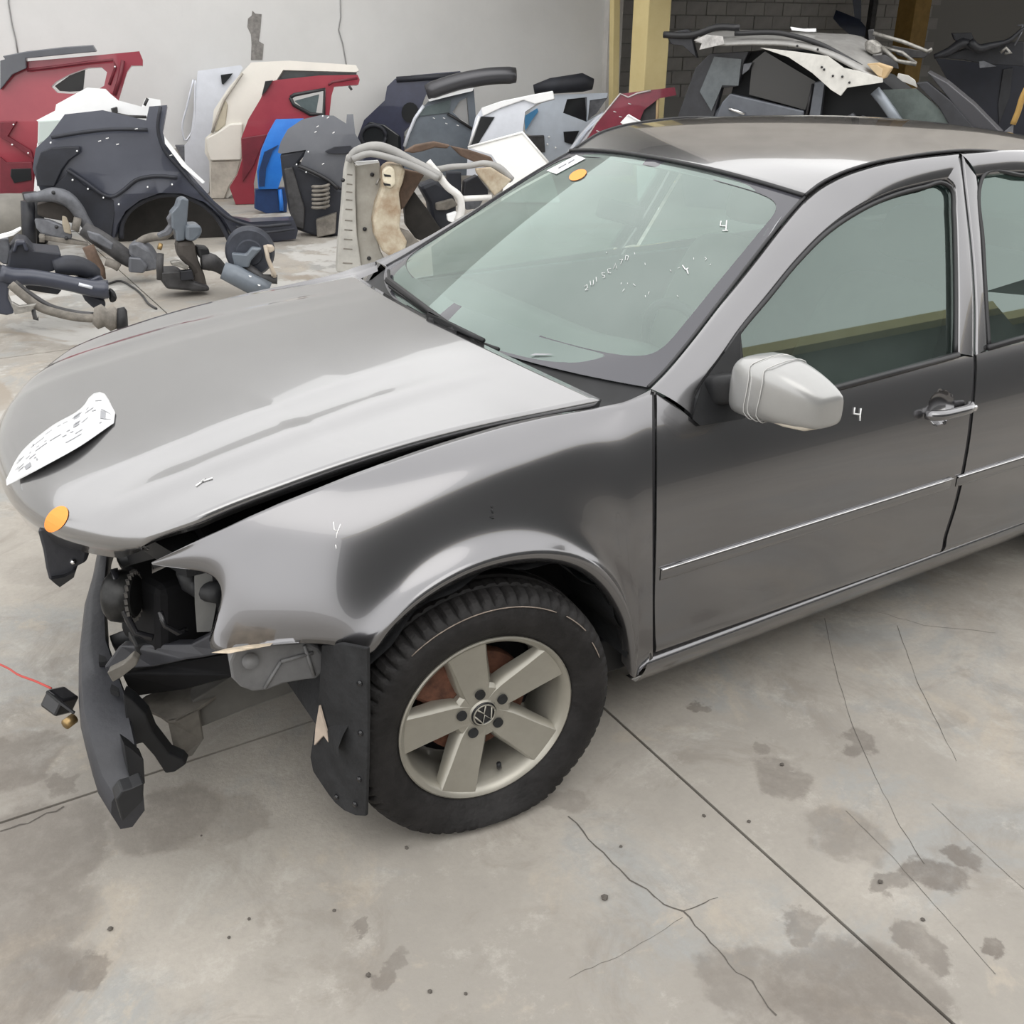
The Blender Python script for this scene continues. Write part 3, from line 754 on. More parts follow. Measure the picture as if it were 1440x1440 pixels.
# ---- wheels (rim > bolts, cap ; tyre)
def make_wheel(cx, cy, cz, steer, detail=True, side=1, flat=True):
    # local: outward is -y ; placed by matrix
    M = Matrix.Translation((cx, cy, cz)) @ Matrix.Rotation(steer, 4, 'Z') @ (Matrix.Scale(-1, 4, (0, 1, 0)) if side < 0 else Matrix.Identity(4))
    def put(V): return [M @ Vector(v) for v in V]
    prof = [(.200, -.060), (.207, -.074), (.222, -.086), (.245, -.096), (.266, -.098), (.284, -.093), (.297, -.085), (.305, -.074), (.310, -.060), (.312, -.045), (.306, -.042), (.306, -.034), (.3125, -.031), (.313, -.008), (.307, -.006), (.307, .006), (.313, .008), (.3125, .031), (.306, .034), (.306, .042), (.312, .045), (.310, .060), (.305, .074), (.284, .093), (.25, .096), (.207, .074)]
    n = 264
    V, F = lathe_vf(prof, n)
    m_ = len(prof); out = []
    for k in range(n):
        for j in range(m_):
            v = V[k*m_+j]
            r = math.hypot(v.x, v.z)
            if 6 <= j <= 9 and k % 4 == 0: r2 = r-.008; v = Vector((v.x*r2/r, v.y + .003, v.z*r2/r))
            if 11 < j < 14 and k % 4 == 0: r2 = r-.005; v = Vector((v.x*r2/r, v.y, v.z*r2/r))
            zmin = -cz
            if flat and v.z < -cz+.055:
                dz = (-cz+.055-v.z); bul = min(.030, dz*.42)
                v.z = -cz + .055*math.exp(-dz/.055) if dz > 0 else v.z
                v.y += math.copysign(bul*min(1, abs(v.y)/.08), v.y)
            v.z = max(v.z, zmin+.0005)
            out.append(v)
    ty = mesh('tyre', put(out), F, RUBBER, car, autosmooth=50)
    # scuffed bead line on the sidewall
    for (a0, a1, rr) in [(58, 128, .287), (38, 52, .288), (20, 30, .283), (-52, -30, .262)]:
        P = [M @ Vector((rr*math.cos(math.radians(a)), -.0945, rr*math.sin(math.radians(a)))) for a in [a0+(a1-a0)*k/20 for k in range(21)]]
        if detail: tube('sidewall_scuff', P, .0013, mat('scuff_tan', (.22, .18, .15), .8, var=.4, vscale=40), ty, n=5)
    # rim barrel + lip
    V, F = lathe_vf([(.190, .07), (.176, .06), (.172, .0), (.180, -.040), (.186, -.052), (.189, -.066), (.196, -.075), (.2035, -.080), (.207, -.078), (.2075, -.068), (.200, -.060)], 96)
    parts = [(V, F)]
    rim = mesh('wheel_rim', put(V), F, ALLOY, car, autosmooth=40)
    # five broad spokes
    for s in range(5):
        a = math.radians(104 - 72*s); er = Vector((math.cos(a), 0, math.sin(a))); et = Vector((-math.sin(a), 0, math.cos(a))); ya = Vector((0, 1, 0))
        rings = []
        for r, wt, wb, yt, d in [(.022, .020, .030, -.050, .03), (.050, .026, .036, -.050, .035), (.072, .030, .042, -.053, .036), (.10, .033, .045, -.058, .034), (.14, .037, .047, -.065, .030), (.172, .041, .050, -.0705, .026), (.189, .043, .053, -.0735, .02), (.196, .044, .054, -.0740, .015)]:
            pr = [(-wb, yt+d), (-wb*.98, yt+.014), (-wt-.004, yt+.004), (-wt, yt), (-wt*.5, yt+.0015), (0, yt+.002), (wt*.5, yt+.0015), (wt, yt), (wt+.004, yt+.004), (wb*.98, yt+.014), (wb, yt+d)]
            k_ = math.sqrt(max(.2, 1)); ring = []
            for t, y in pr:
                p = er*r + et*t + ya*y
                L = math.hypot(p.x, p.z); lim = .1985
                if L > lim: p = Vector((p.x*lim/L, p.y, p.z*lim/L))
                ring.append(p)
            rings.append(ring)
        V, F = loft_vf(rings, cap=True); mesh('spoke', put(V), F, ALLOY, rim, autosmooth=35)
    # hub
    V, F = lathe_vf([(.0, -.0535), (.030, -.0535), (.034, -.050), (.064, -.049), (.072, -.040), (.075, -.01), (.075, .02)], 60)
    hub = mesh('wheel_hub', put(V), F, ALLOY, rim, autosmooth=35)
    for s in range(5):
        a = math.radians(104-6-72*s); c = Vector((.052*math.cos(a), 0, .052*math.sin(a)))
        V, F = lathe_vf([(0, -.0545), (.0095, -.0545), (.0115, -.0550), (.0120, -.0535), (.012, -.03)], 18, c)
        b = mesh('bolt_hole', put(V), F, BLACK, rim, autosmooth=30)
    V, F = lathe_vf([(0, -.0555), (.024, -.0555), (.026, -.0575), (.0285, -.0575), (.030, -.055), (.030, -.04)], 40)
    cap = mesh('centre_cap', put(V), F, BLACKGLOSS, rim, autosmooth=30)
    if detail:
        em = [tube_vf([Vector((.0255*math.cos(t*math.pi/20), -.0585, .0255*math.sin(t*math.pi/20))) for t in range(41)], .0019, 6)]
        def stroke(pts): em.append(tube_vf([Vector((x*.0236, -.0578, z*.0236)) for x, z in pts], .0021, 6))
        stroke([(-.42, .90), (0, .12), (.42, .90)])
        stroke([(-.92, .40), (-.45, -.88), (0, -.02), (.45, -.88), (.92, .40)])
        V, F = join_vf(em)
        R_ = Matrix.Rotation(math.radians(-18), 4, 'Y')
        mesh('emblem', put([R_ @ Vector(v) for v in V]), F, ALLOY, cap)
        a = math.radians(-76); P = [Vector((.176*math.cos(a), -.045, .176*math.sin(a))), Vector((.158*math.cos(a), -.052, .158*math.sin(a)))]
        tube('valve_stem', put(P), .006, BLACK, rim, n=8)
    V, F = lathe_vf([(.0, .0), (.128, .0), (.130, .004), (.130, .022), (0, .022)], 60); mesh('brake_disc', put(V), F, RUST, rim, autosmooth=30)
    V, F = lathe_vf([(0, .05), (.165, .05), (.165, .06), (0, .06)], 40); mesh('backing_plate', put(V), F, BLACK, rim)
    V, F = box_vf((-.08, -.004, .085), (.10, .05, .12), rotm(0, 40, 0)); mesh('brake_caliper', put(V), F, RUST, rim, smooth=False, bevel=.01)
make_wheel(.004, -.788, .278, math.radians(-4.8))
make_wheel(.0, .76, .29, 0, detail=False, side=-1)
make_wheel(2.513, -.765, .295, 0, detail=False)
make_wheel(2.513, .765, .295, 0, detail=False, side=-1)

# ---- wheel-arch liner
rows = []
for k in range(41):
    a = math.radians(4 + 172*k/40); rr = .362 + .01*math.sin(k)
    rows.append([Vector((.03+rr*math.cos(a), y, .265+rr*math.sin(a))) for y in (-.838, -.80, -.70, -.60, -.50)])
lin = grid('wheel_arch_liner', rows, LINER, car); mirrored(lin)
# torn front flap of the liner
A_ = oy(516, 1000, -.895); N_f = Vector((-1, -.34, 0)).normalized()
def onflap(px, py): return oplane(px, py, A_, N_f)
fl_o = [(452, 908), (480, 905), (516, 912), (517, 1000), (516, 1080), (514, 1148), (500, 1147), (484, 1140), (470, 1128), (462, 1118), (450, 1100), (440, 1085), (436, 1065), (441, 1030), (447, 1005), (449, 960)]
prism('liner_flap', [onflap(*p) for p in fl_o], (.008, .003, 0), LINER, car, bevel=.002)
prism('liner_tear', [onflap(*p)+Vector((-.006, -.002, 0)) for p in [(452, 990), (456, 1005), (463, 1030), (465, 1042), (458, 1032), (445, 1046), (447, 1020)]], (.004, 0, 0), mat('torn_card', (.40, .33, .27), .9, var=.2), car)
for px, py in [(507, 960), (508, 1030), (506, 1095), (500, 1130), (474, 1120)]:
    p = onflap(px, py); tube('liner_clip', [p+Vector((-.005, -.002, 0)), p+Vector((.004, .001, 0))], .006, BLACKGLOSS, car, n=10)

# ---- front end: slam panel, engine bay, headlamp bay
box('inner_fender', (.02, -.615, .56), (.76, .02, .40), ENGINE, car); 
box('inner_fender', (.02, .615, .56), (.76, .02, .40), ENGINE, car)
box('firewall', (.42, 0, .58), (.02, 1.30, .56), ENGINE, car)
box('engine_block', (-.05, .05, .52), (.55, .80, .42), ENGINE, car, bevel=.03)
box('radiator', (-.50, .02, .50), (.06, .78, .36), ENGINE, car)
box('radiator_fan_shroud', (-.44, .02, .50), (.05, .70, .34), BLACK, car)
sl = [Vector((-.60+.12*abs(y)**2.2*3, y, .675-.03*abs(y))) for y in [-.56+1.12*k/20 for k in range(21)]]
V, F = loft_vf([[p+Vector((-.03, 0, -.025)), p+Vector((.05, 0, -.025)), p+Vector((.05, 0, .018)), p+Vector((-.03, 0, .018))] for p in sl]); mesh('slam_panel', V, F, BLACK, car, smooth=False)
# things inside the open headlamp bay
hb = box('headlamp_bay_shell', (-.40, -.47, .58), (.16, .22, .24), ENGINE, car, bevel=.02)
IRON_FIN = mat('fin_metal', (.12, .115, .11), .5, .5)
V, F = lathe_vf([(.0, -.03), (.042, -.03), (.053, -.02), (.056, .0), (.053, .02), (.042, .03), (0, .03)], 28)
rot = Matrix.Rotation(math.radians(60), 4, 'Z'); alt = mesh('alternator', [rot @ v + oy(172, 838, -.45) for v in V], F, METAL.copy() if False else mat('oily_metal', (.02, .02, .02), .4, .5, var=.5, vscale=30), car, autosmooth=40)
for k in range(22):
    a = 2*math.pi*k/22; c = rot @ Vector((.049*math.cos(a), -.024, .049*math.sin(a))) + oy(172, 838, -.45)
    V, F = box_vf(c, (.006, .010, .010)); mesh('cooling_fin', V, F, IRON_FIN, alt, smooth=False)
box('airbox', oy(240, 848, -.40), (.16, .16, .17), ENGINE, car, bevel=.02, rot=rotm(0, 8, 20))
box('battery_tray', oy(225, 886, -.40), (.13, .12, .03), BLACK, car, bevel=.006)
tube('intake_duct', [oy(262, 802, -.50), oy(268, 820, -.50), oy(285, 830, -.53), oy(308, 834, -.60)], .022, BLACK, car, n=12)
tube('wiring_loom', [oy(160, 800, -.45), oy(175, 860, -.5), oy(190, 890, -.5), oy(215, 897, -.52)], .008, BLACKGLOSS, car)
tube('wiring_loom', [oy(225, 860, -.55), oy(232, 880, -.56), oy(250, 890, -.56), oy(262, 885, -.55)], .006, BLACKGLOSS, car)
prism('headlamp_bracket', [oy(*p, -.56) for p in [(273, 800), (303, 808), (309, 826), (303, 858), (297, 888), (277, 889), (274, 850)]], (.01, .02, 0), mat('primer_grey_inner', (.17, .17, .165), .6, var=.15), car)
# front crossmember, brackets and undertray
cm = [((146, 938), -.40), ((168, 908), -.42), ((200, 907), -.46), ((268, 906), -.55), ((296, 892), -.60), ((318, 886), -.63), ((320, 918), -.63), ((285, 925), -.58), ((262, 928), -.55), ((215, 938), -.47), ((180, 940), -.43), ((150, 946), -.40)]
prism('bumper_bracket', [oy(*p, y) for p, y in cm], (.02, .035, -.012), DARK, car, bevel=.005)
prism('lower_crossmember', [oy(*p, y) for p, y in [((170, 948), -.40), ((230, 935), -.45), ((330, 918), -.60), ((335, 950), -.58), ((260, 970), -.45), ((185, 980), -.38)]], (.05, .05, -.01), ENGINE, car, bevel=.005)
prism('undertray', [oz(*p, .235) for p in [(188, 990), (205, 978), (246, 962), (318, 961), (322, 966), (278, 996), (246, 1012), (236, 1014), (225, 1006)]], (0, 0, -.008), DUSTY, car, bevel=.002)
prism('undertray_skirt', [oz(*p, .235)+Vector((0, 0, d)) for p, d in [((236, 1014), 0), ((246, 1012), 0), ((278, 996), 0), ((278, 996), -.09), ((262, 1010), -.105), ((240, 1020), -.10)]], (.004, .004, 0), DUSTY, car)
prism('air_duct', [oy(*p, -.42) for p in [(272, 985), (330, 948), (440, 935), (444, 962), (360, 992), (275, 1026), (258, 1030)]], (0, .06, -.01), mat('dust_grey', (.10, .096, .088), .8, var=.2), car, bevel=.004)
prism('bumper_guide', [oy(*p, -.52) for p in [(172, 975), (186, 985), (205, 1005), (215, 1030), (238, 1060), (256, 1068), (262, 1075), (246, 1086), (232, 1088), (215, 1062), (200, 1045), (182, 1050), (176, 1010)]], (.015, .03, 0), BLACK, car, bevel=.004)
prism('bumper_guide_clip', [oy(*p, -.55) for p in [(150, 946), (172, 935), (186, 922), (194, 928), (192, 936), (172, 952), (158, 960)]], (.01, .02, 0), DUSTY, car, bevel=.003)
# bumper reinforcement bar
bs = [((151, 735), .33, .34, .030, .05), ((137, 775), .33, .34, .030, .055), ((131, 808), .33, .34, .035, .055), ((119, 850), .33, .345, .048, .055), ((111, 920), .33, .345, .062, .06), ((111, 970), .33, .34, .082, .06), ((114, 1005), .32, .335, .092, .06), ((122, 1038), .30, .31, .088, .06), ((131, 1072), .27, .29, .085, .06), ((139, 1098), .24, .27, .078, .06), ((157, 1128), .21, .24, .060, .055)]
rings = []
for px, z, zt, wx, hz in bs:
    p = oz(*px, z); f = Vector((p.x, p.y, z))
    rings.append([f+Vector((.0, 0, 0)), f+Vector((.008, -.002, .012)), f+Vector((wx*.5, 0, .018)), f+Vector((wx, .004, .016)), f+Vector((wx+.004, .004, .006)), f+Vector((wx, .008, -hz)), f+Vector((wx*.5, .006, -hz-.03)), f+Vector((.006, 0, -hz-.02)), f+Vector((-.006, -.002, -hz*.5))])
V, F = loft_vf(rings); mesh('bumper_bar', V, F, DARK, car, autosmooth=38)
for yy_, xx_ in ((.20, -.60), (-.20, -.70)):
    tube('bumper_bar_mount', [Vector((xx_+.05, yy_, .31)), Vector((-.42, yy_+.02, .33))], .022, BLACK, car, n=8)
prism('bumper_bar_end', [oy(*p, -.70) for p in [(163, 1124), (171, 1113), (187, 1108), (203, 1101), (202, 1126), (184, 1144), (172, 1157)]], (.0, .04, .0), BLACK, car, bevel=.004)
prism('bumper_bar_side', [oy(*p, -.62) for p in [(174, 1046), (186, 1054), (202, 1068), (204, 1102), (187, 1110), (180, 1085)]], (.0, .04, .0), BLACK, car, bevel=.004)
prism('bumper_bar_tab', [oz(*p, .35) for p in [(140, 926), (150, 930), (152, 936), (140, 938)]], (0, 0, .012), BLACK, car); prism('bumper_bar_tab', [oz(*p, .35) for p in [(158, 968), (168, 974), (168, 980), (156, 976)]], (0, 0, .012), BLACK, car)
# latch carrier hanging under the nose of the hood
lc = prism('hood_latch_carrier', [oy(*p, -.33) for p in [(52, 746), (60, 775), (64, 800), (68, 815), (82, 827), (104, 812), (108, 797), (122, 790), (126, 770), (140, 766), (120, 752), (80, 744)]], (.02, .06, 0), DARK, car, bevel=.006)
tube('latch_pin', [oy(103, 790, -.335), oy(103, 790, -.325)], .006, CHROME, lc, n=10)
prism('latch_carrier_foot', [oy(*p, -.345) for p in [(72, 815), (84, 826), (104, 812), (106, 804), (90, 812)]], (.01, .05, 0), BLACKGLOSS, lc)
# grey reservoir under the fender edge
rs = prism('washer_reservoir', [oy(*p, -.745) for p in [(322, 932), (330, 914), (350, 906), (395, 905), (432, 904), (448, 912), (462, 932), (460, 940), (445, 955), (420, 958), (398, 962), (375, 971), (355, 973), (338, 967), (326, 955)]], (.02, .10, .02), GREYP, car, bevel=.012)
for a, b in [((372, 968), (395, 930)), ((395, 930), (440, 918)), ((428, 908), (442, 950))]:
    tube('moulded_rib', [oy(*a, -.748), oy(*b, -.748)], .004, GREYP, rs, n=6)
tube('reservoir_cap', [oy(352, 930, -.735), oy(352, 930, -.757)], .016, GREYP, rs, n=14)
prism('torn_filler', [on_f(x, y, .004) for x, y in [(298, 918), (320, 911), (350, 906), (384, 903), (380, 908), (350, 912), (322, 919)]], (0, .004, -.002), mat('torn_filler', (.50, .42, .32), .8, var=.3, vscale=40), car)
# loose connector dangling ahead of the bar
cb = box('wiring_connector', oz(84, 986, .26), (.055, .05, .045), BLACKGLOSS, car, bevel=.006, rot=rotm(20, 25, 40))
for k in range(4): box('connector_rib', oz(76+k*6, 980+k*5, .285), (.006, .045, .006), BLACK, cb, rot=rotm(20, 25, 40), bevel=.001)
tube('brass_fitting', [oz(104, 1010, .25), oz(92, 1019, .25)], .012, mat('brass', (.32, .22, .10), .4, .8), cb, n=10)
tube('red_wire', [Vector(p) for p in cr([tuple(oz(*p, z)) for p, z in [((72, 968), .27), ((50, 958), .26), ((28, 950), .24), ((12, 940), .20), ((-10, 930), .16), ((-60, 905), .02), ((-100, 880), .006)]], 30)], .0028, mat('red_wire', (.45, .05, .04), .5), cb, n=6)

# ---- cowl and wipers
hr = [Vector(p) for p in rows_h_rear] if 'rows_h_rear' in globals() else [v.co.copy() for v in hood.data.vertices[-83:]]
hr = hr[1:-1]
rows = []
for j in range(49):
    v = -1+2*j/48; a = hr[int(round((v+1)*40))]; b = ws_pt(0, v, 0)[0]
    rows.append([a + Vector((-.03, 0, -.03)), a.lerp(b, .15) + Vector((0, 0, -.032)), a.lerp(b, .5)+Vector((0, 0, -.03)), a.lerp(b, .85)+Vector((0, 0, -.012)), b + Vector((.01, 0, .0))])
cowl = grid('cowl_panel', rows, BLACK, car)
wb = bvh(ws)
def on_ws(px, py, lift=.003):
    d = ray(px, py).normalized(); h = wb.ray_cast(CP, d)
    if h[0] is None: h = wb.find_nearest(CP+d*2.6)
    n = h[1] if h[1].dot(d) < 0 else -h[1]; return h[0]+n*lift
w1 = tube('wiper_arm', [on_ws(*p, l) for p, l in [((592, 450), .02), ((612, 458), .035), ((640, 474), .035), ((672, 490), .03)]], [.011, .010, .007, .006], BLACK, car, n=6)
tube('wiper_blade', [on_ws(*p, .014) for p in [(606, 452), (630, 464), (655, 478), (680, 494), (704, 513)]], .0055, BLACK, w1, n=6)
w2 = tube('wiper_arm', [on_ws(*p, l) for p, l in [((550, 402), .02), ((556, 426), .03), ((580, 442), .03), ((612, 456), .03)]], [.011, .009, .007, .007], BLACK, car, n=6)
tube('wiper_blade', [on_ws(*p, .012) for p in [(549, 385), (551, 408), (556, 428), (575, 436), (607, 452)]], .005, BLACK, w2, n=6)
tube('wiper_pivot', [on_ws(618, 462, .0), on_ws(618, 462, .04)], .013, BLACK, w1, n=10)

# ---- stickers and chalk on the glass
def sheet(name, pts, fn, material, par, lift=.003):
    P = [fn(*p, lift) for p in pts]; tri = tessellate_polygon([P]); return mesh(name, P, [tuple(t) for t in tri], material, par, smooth=False)
st1 = sheet('paper_sticker', [(769, 241), (811, 219), (824, 224), (783, 246)], on_ws, WHITE, ws)
for a, b in [((786, 238), (797, 232)), ((800, 231), (808, 226))]: tube('sticker_print', [on_ws(*a, .0035), on_ws(*b, .0035)], .0022, PRINT, st1, n=4)
def ell(cx, cy, rx, ry, rot, n=24): return [(cx+rx*math.cos(2*math.pi*k/n)*math.cos(rot)-ry*math.sin(2*math.pi*k/n)*math.sin(rot), cy+rx*math.cos(2*math.pi*k/n)*math.sin(rot)+ry*math.sin(2*math.pi*k/n)*math.cos(rot)) for k in range(n)]
sheet('orange_sticker', ell(813, 247, 13, 6.5, -.42), on_ws, ORANGE, ws)
onh = lambda x, y, l: on_hood(x, y, l)[0]
sheet('orange_sticker', ell(80, 730, 21, 13, -.87), onh, ORANGE, hood, .0015)
sheet('frit_label', [(1090, 318), (1100, 305), (1107, 306), (1096, 322)], on_ws, PRINT, ws, .004)
sheet('cowl_label', [(762, 540), (784, 549), (800, 553), (790, 548), (770, 538)], on_ws, PRINT, ws, .004)
wf = lambda x, y: on_ws(x, y, .002)
chalk('chalk_mark', [[(1014, 312), (1013, 318), (1022, 319)], [(1022, 311), (1021, 325)], [(1016, 325), (1024, 325)]], wf, ws, 1.1)
chalk('chalk_mark', [[(960, 374), (964, 380), (968, 378)], [(966, 380), (968, 386)]], wf, ws, 1.0)
scr = []
x, y = 822, 409
for gl_ in [[(0, -6), (4, -9), (5, -4), (1, 0), (6, -1)], [(0, -8), (1, -1), (5, -2), (5, -9)], [(0, -7), (1, 0)], [(5, -7), (0, -7), (1, -3), (4, -3), (5, 0), (1, 1)], [(5, -7), (0, -6), (1, 0), (5, 0)], [(0, 0), (3, -8), (5, 0)], [(0, -7), (5, -8), (2, 0)], [(1, -7), (5, -6), (4, 0), (0, 0), (1, -7)]]:
    scr.append([(x+a*.9, y+b*.9) for a, b in gl_]); x += 8.2; y -= 6.1
chalk('chalk_number', scr, wf, ws, .45)
dots = []
for k in range(16):
    a, b = random.uniform(850, 1010), random.uniform(355, 425); dots.append([(a, b), (a+random.uniform(-3, 3), b+random.uniform(1, 4))])
chalk('chalk_flecks', dots, wf, ws, .35)

# ---- interior
dash = []
for y in [-.66+1.32*k/16 for k in range(17)]:
    dash.append([Vector((.40, y, .83)), Vector((.55, y, .855)), Vector((.72, y, .855 + (.035*math.exp(-((y+.34)/.16)**2)))), Vector((.80, y, .84+(.03*math.exp(-((y+.34)/.16)**2)))), Vector((.84, y, .78)), Vector((.84, y, .60)), Vector((.78, y, .45))])
grid('dashboard', dash, INTER, car)
sw = [Vector((.93+.06*math.sin(t*math.pi/18)*-1, -.35+.185*math.cos(t*math.pi/18), .80+.17*math.sin(t*math.pi/18))) for t in range(37)]
swo = tube('steering_wheel', sw, .014, BLACK, car, n=8)
for t in (0, 18, 27): tube('steering_spoke', [Vector((.90, -.35, .79)), sw[t]], .014, BLACK, swo, n=6)
tube('steering_hub', [Vector((.915, -.35, .80)), Vector((.86, -.35, .77))], .07, BLACK, swo, n=16)
def seat(y, x=1.30):
    s_ = empty('x'); bpy.data.objects.remove(s_)
    bk = loft_vf([[Vector((x+.20+(z-.4)*.42+dx, y+w*cs, z)) for dx, cs in [(-.05, -1), (-.075, -.6), (-.065, 0), (-.075, .6), (-.05, 1), (.05, 1), (.06, 0), (.05, -1)]] for z, w in [(.40, .24), (.55, .255), (.75, .25), (.90, .22), (.96, .17)]])
    o = mesh('front_seat', *bk, INTERB, car, subsurf=1)
    cu = loft_vf([[Vector((xx, y+w*cs, zz)) for cs, zz in [(-1, .30), (-1, .42), (-.6, .455), (0, .445), (.6, .455), (1, .42), (1, .30)]] for xx, w in [(x-.30, .22), (x-.1, .25), (x+.2, .25)]])
    mesh('seat_cushion', *cu, INTERB, o, subsurf=1)
    hr_ = loft_vf([[Vector((x+.46+(z-1.0)*.3+dx, y+w*cs, z)) for dx, cs in [(-.04, -1), (-.06, 0), (-.04, 1), (.04, 1), (.05, 0), (.04, -1)]] for z, w in [(1.0, .10), (1.03, .13), (1.13, .13), (1.16, .09)]])
    mesh('headrest', *hr_, INTERB, o, subsurf=1)
seat(-.35); seat(.35)
rb_ = loft_vf([[Vector((2.15+(z-.4)*.4+dx, y_, z)) for dx, y_ in [(-.08, -.62), (-.1, 0), (-.08, .62), (.06, .62), (.06, -.62)]] for z in (.40, .7, .9, .95)]); mesh('rear_seat', *rb_, INTERB, car)
box('cabin_floor', (1.4, 0, .31), (1.9, 1.44, .03), BLACK, car)
box('door_trim', (1.45, .74, .58), (1.9, .03, .52), INTER, car); box('door_trim', (1.45, -.745, .57), (1.9, .03, .50), INTER, car)
rv = on_ws(845, 268, -.05); bx = box('rear_view_mirror', rv + Vector((.05, .0, -.02)), (.03, .20, .06), BLACK, car, bevel=.01, rot=rotm(0, 15, 0))
hl = [[Vector((p.x, p.y, p.z-.025)) for p in r] for r in [rows_ for rows_ in [[v.co for v in roof.data.vertices[i*49:(i+1)*49]] for i in range(1, 61)]]]
grid('headliner', hl, INTERB, car)

# ================================================================== paper lying on the hood
lo = cr([(12, 684), (60, 665), (112, 637), (161, 597)], 25); hi = cr([(11, 676), (28, 642), (72, 602), (118, 573), (131, 556), (142, 553), (163, 582)], 25)
rows = []
for k in range(25):
    r = []
    for j in range(9):
        v = j/8; px = lo[k][0]*(1-v)+hi[k][0]*v; py = lo[k][1]*(1-v)+hi[k][1]*v
        r.append(on_hood(max(px, 24), py, .004 + .012*math.sin(math.pi*v)*math.sin(math.pi*k/24) + .01*(1-v)*math.sin(math.pi*k/24))[0] + (oy(px, py, -.1)-oy(max(px, 24), py, -.1)))
    rows.append(r)
paper = grid('paper_sheet', rows, WHITE, None, solid=.0006)
tag(paper, 'curled white printed paper sheet lying on the grey hood', 'paper')
def pap(a, b, lift=.0014):
    fi = a*24; fj = b*8; i = min(23, int(fi)); j = min(7, int(fj)); u, v = fi-i, fj-j
    p = (rows[i][j]*(1-u)+rows[i+1][j]*u)*(1-v)+(rows[i][j+1]*(1-u)+rows[i+1][j+1]*u)*v
    n = (rows[i+1][j]-rows[i][j]).cross(rows[i][j+1]-rows[i][j]).normalized()
    if n.z < 0: n = -n
    return p+n*lift
parts = []
for k in range(46):
    a = random.uniform(.12, .93); b = random.choice([.2, .28, .36, .44, .52, .60, .68, .76]); L = random.uniform(.02, .08); w = .02
    q_ = [pap(min(.98, a), b), pap(min(.98, a+L), b), pap(min(.98, a+L), b+w), pap(min(.98, a), b+w)]
    parts.append((q_, [(0, 1, 2, 3)]))
for a, b, L, w in [(.30, .2, .012, .55), (.62, .45, .05, .38), (.2, .15, .05, .12), (.86, .3, .05, .2)]:
    parts.append(([pap(a, b), pap(a+L, b), pap(a+L, b+w), pap(a, b+w)], [(0, 1, 2, 3)]))
V, F = join_vf(parts); mesh('printed_text', V, F, PRINT, paper, smooth=False)
# ================================================================== BACKGROUND: salvaged body panels along the wall
def Zm(ox_, oy_, s, pts): return [(ox_+x/s, oy_+y/s) for x, y in pts]
C2 = lambda pts: Zm(240, 70, 5.143, pts)
C3 = lambda pts: Zm(500, 80, 3.13, pts)
C4 = lambda pts: Zm(920, 20, 4.5, pts)
C5 = lambda pts: Zm(1160, 0, 5.143, pts)
C6 = lambda pts: Zm(0, 260, 6.857, pts)
C7 = lambda pts: Zm(180, 260, 6.0, pts)
C8 = lambda pts: Zm(0, 40, 5.538, pts)
C1 = lambda pts: Zm(460, 180, 4.5, pts)
class Plane:
    """upright plane standing on the yard; pixels are dropped onto it"""
    def __init__(s, px, py=None, Y=None, turn=0):
        p = oz(px, py) if Y is None else oy(px, 150, Y)
        s.P = Vector((p.x, p.y, 0)); v = Vector((CP.x-p.x, CP.y-p.y, 0)).normalized()
        a = math.radians(turn); s.N = Vector((v.x*math.cos(a)-v.y*math.sin(a), v.x*math.sin(a)+v.y*math.cos(a), 0)); s.U = Vector((-s.N.y, s.N.x, 0))
    def __call__(s, px, py, out=0.0):
        p = oplane(px, py, s.P + s.N*out, s.N)
        p.z = max(p.z, .004); return p
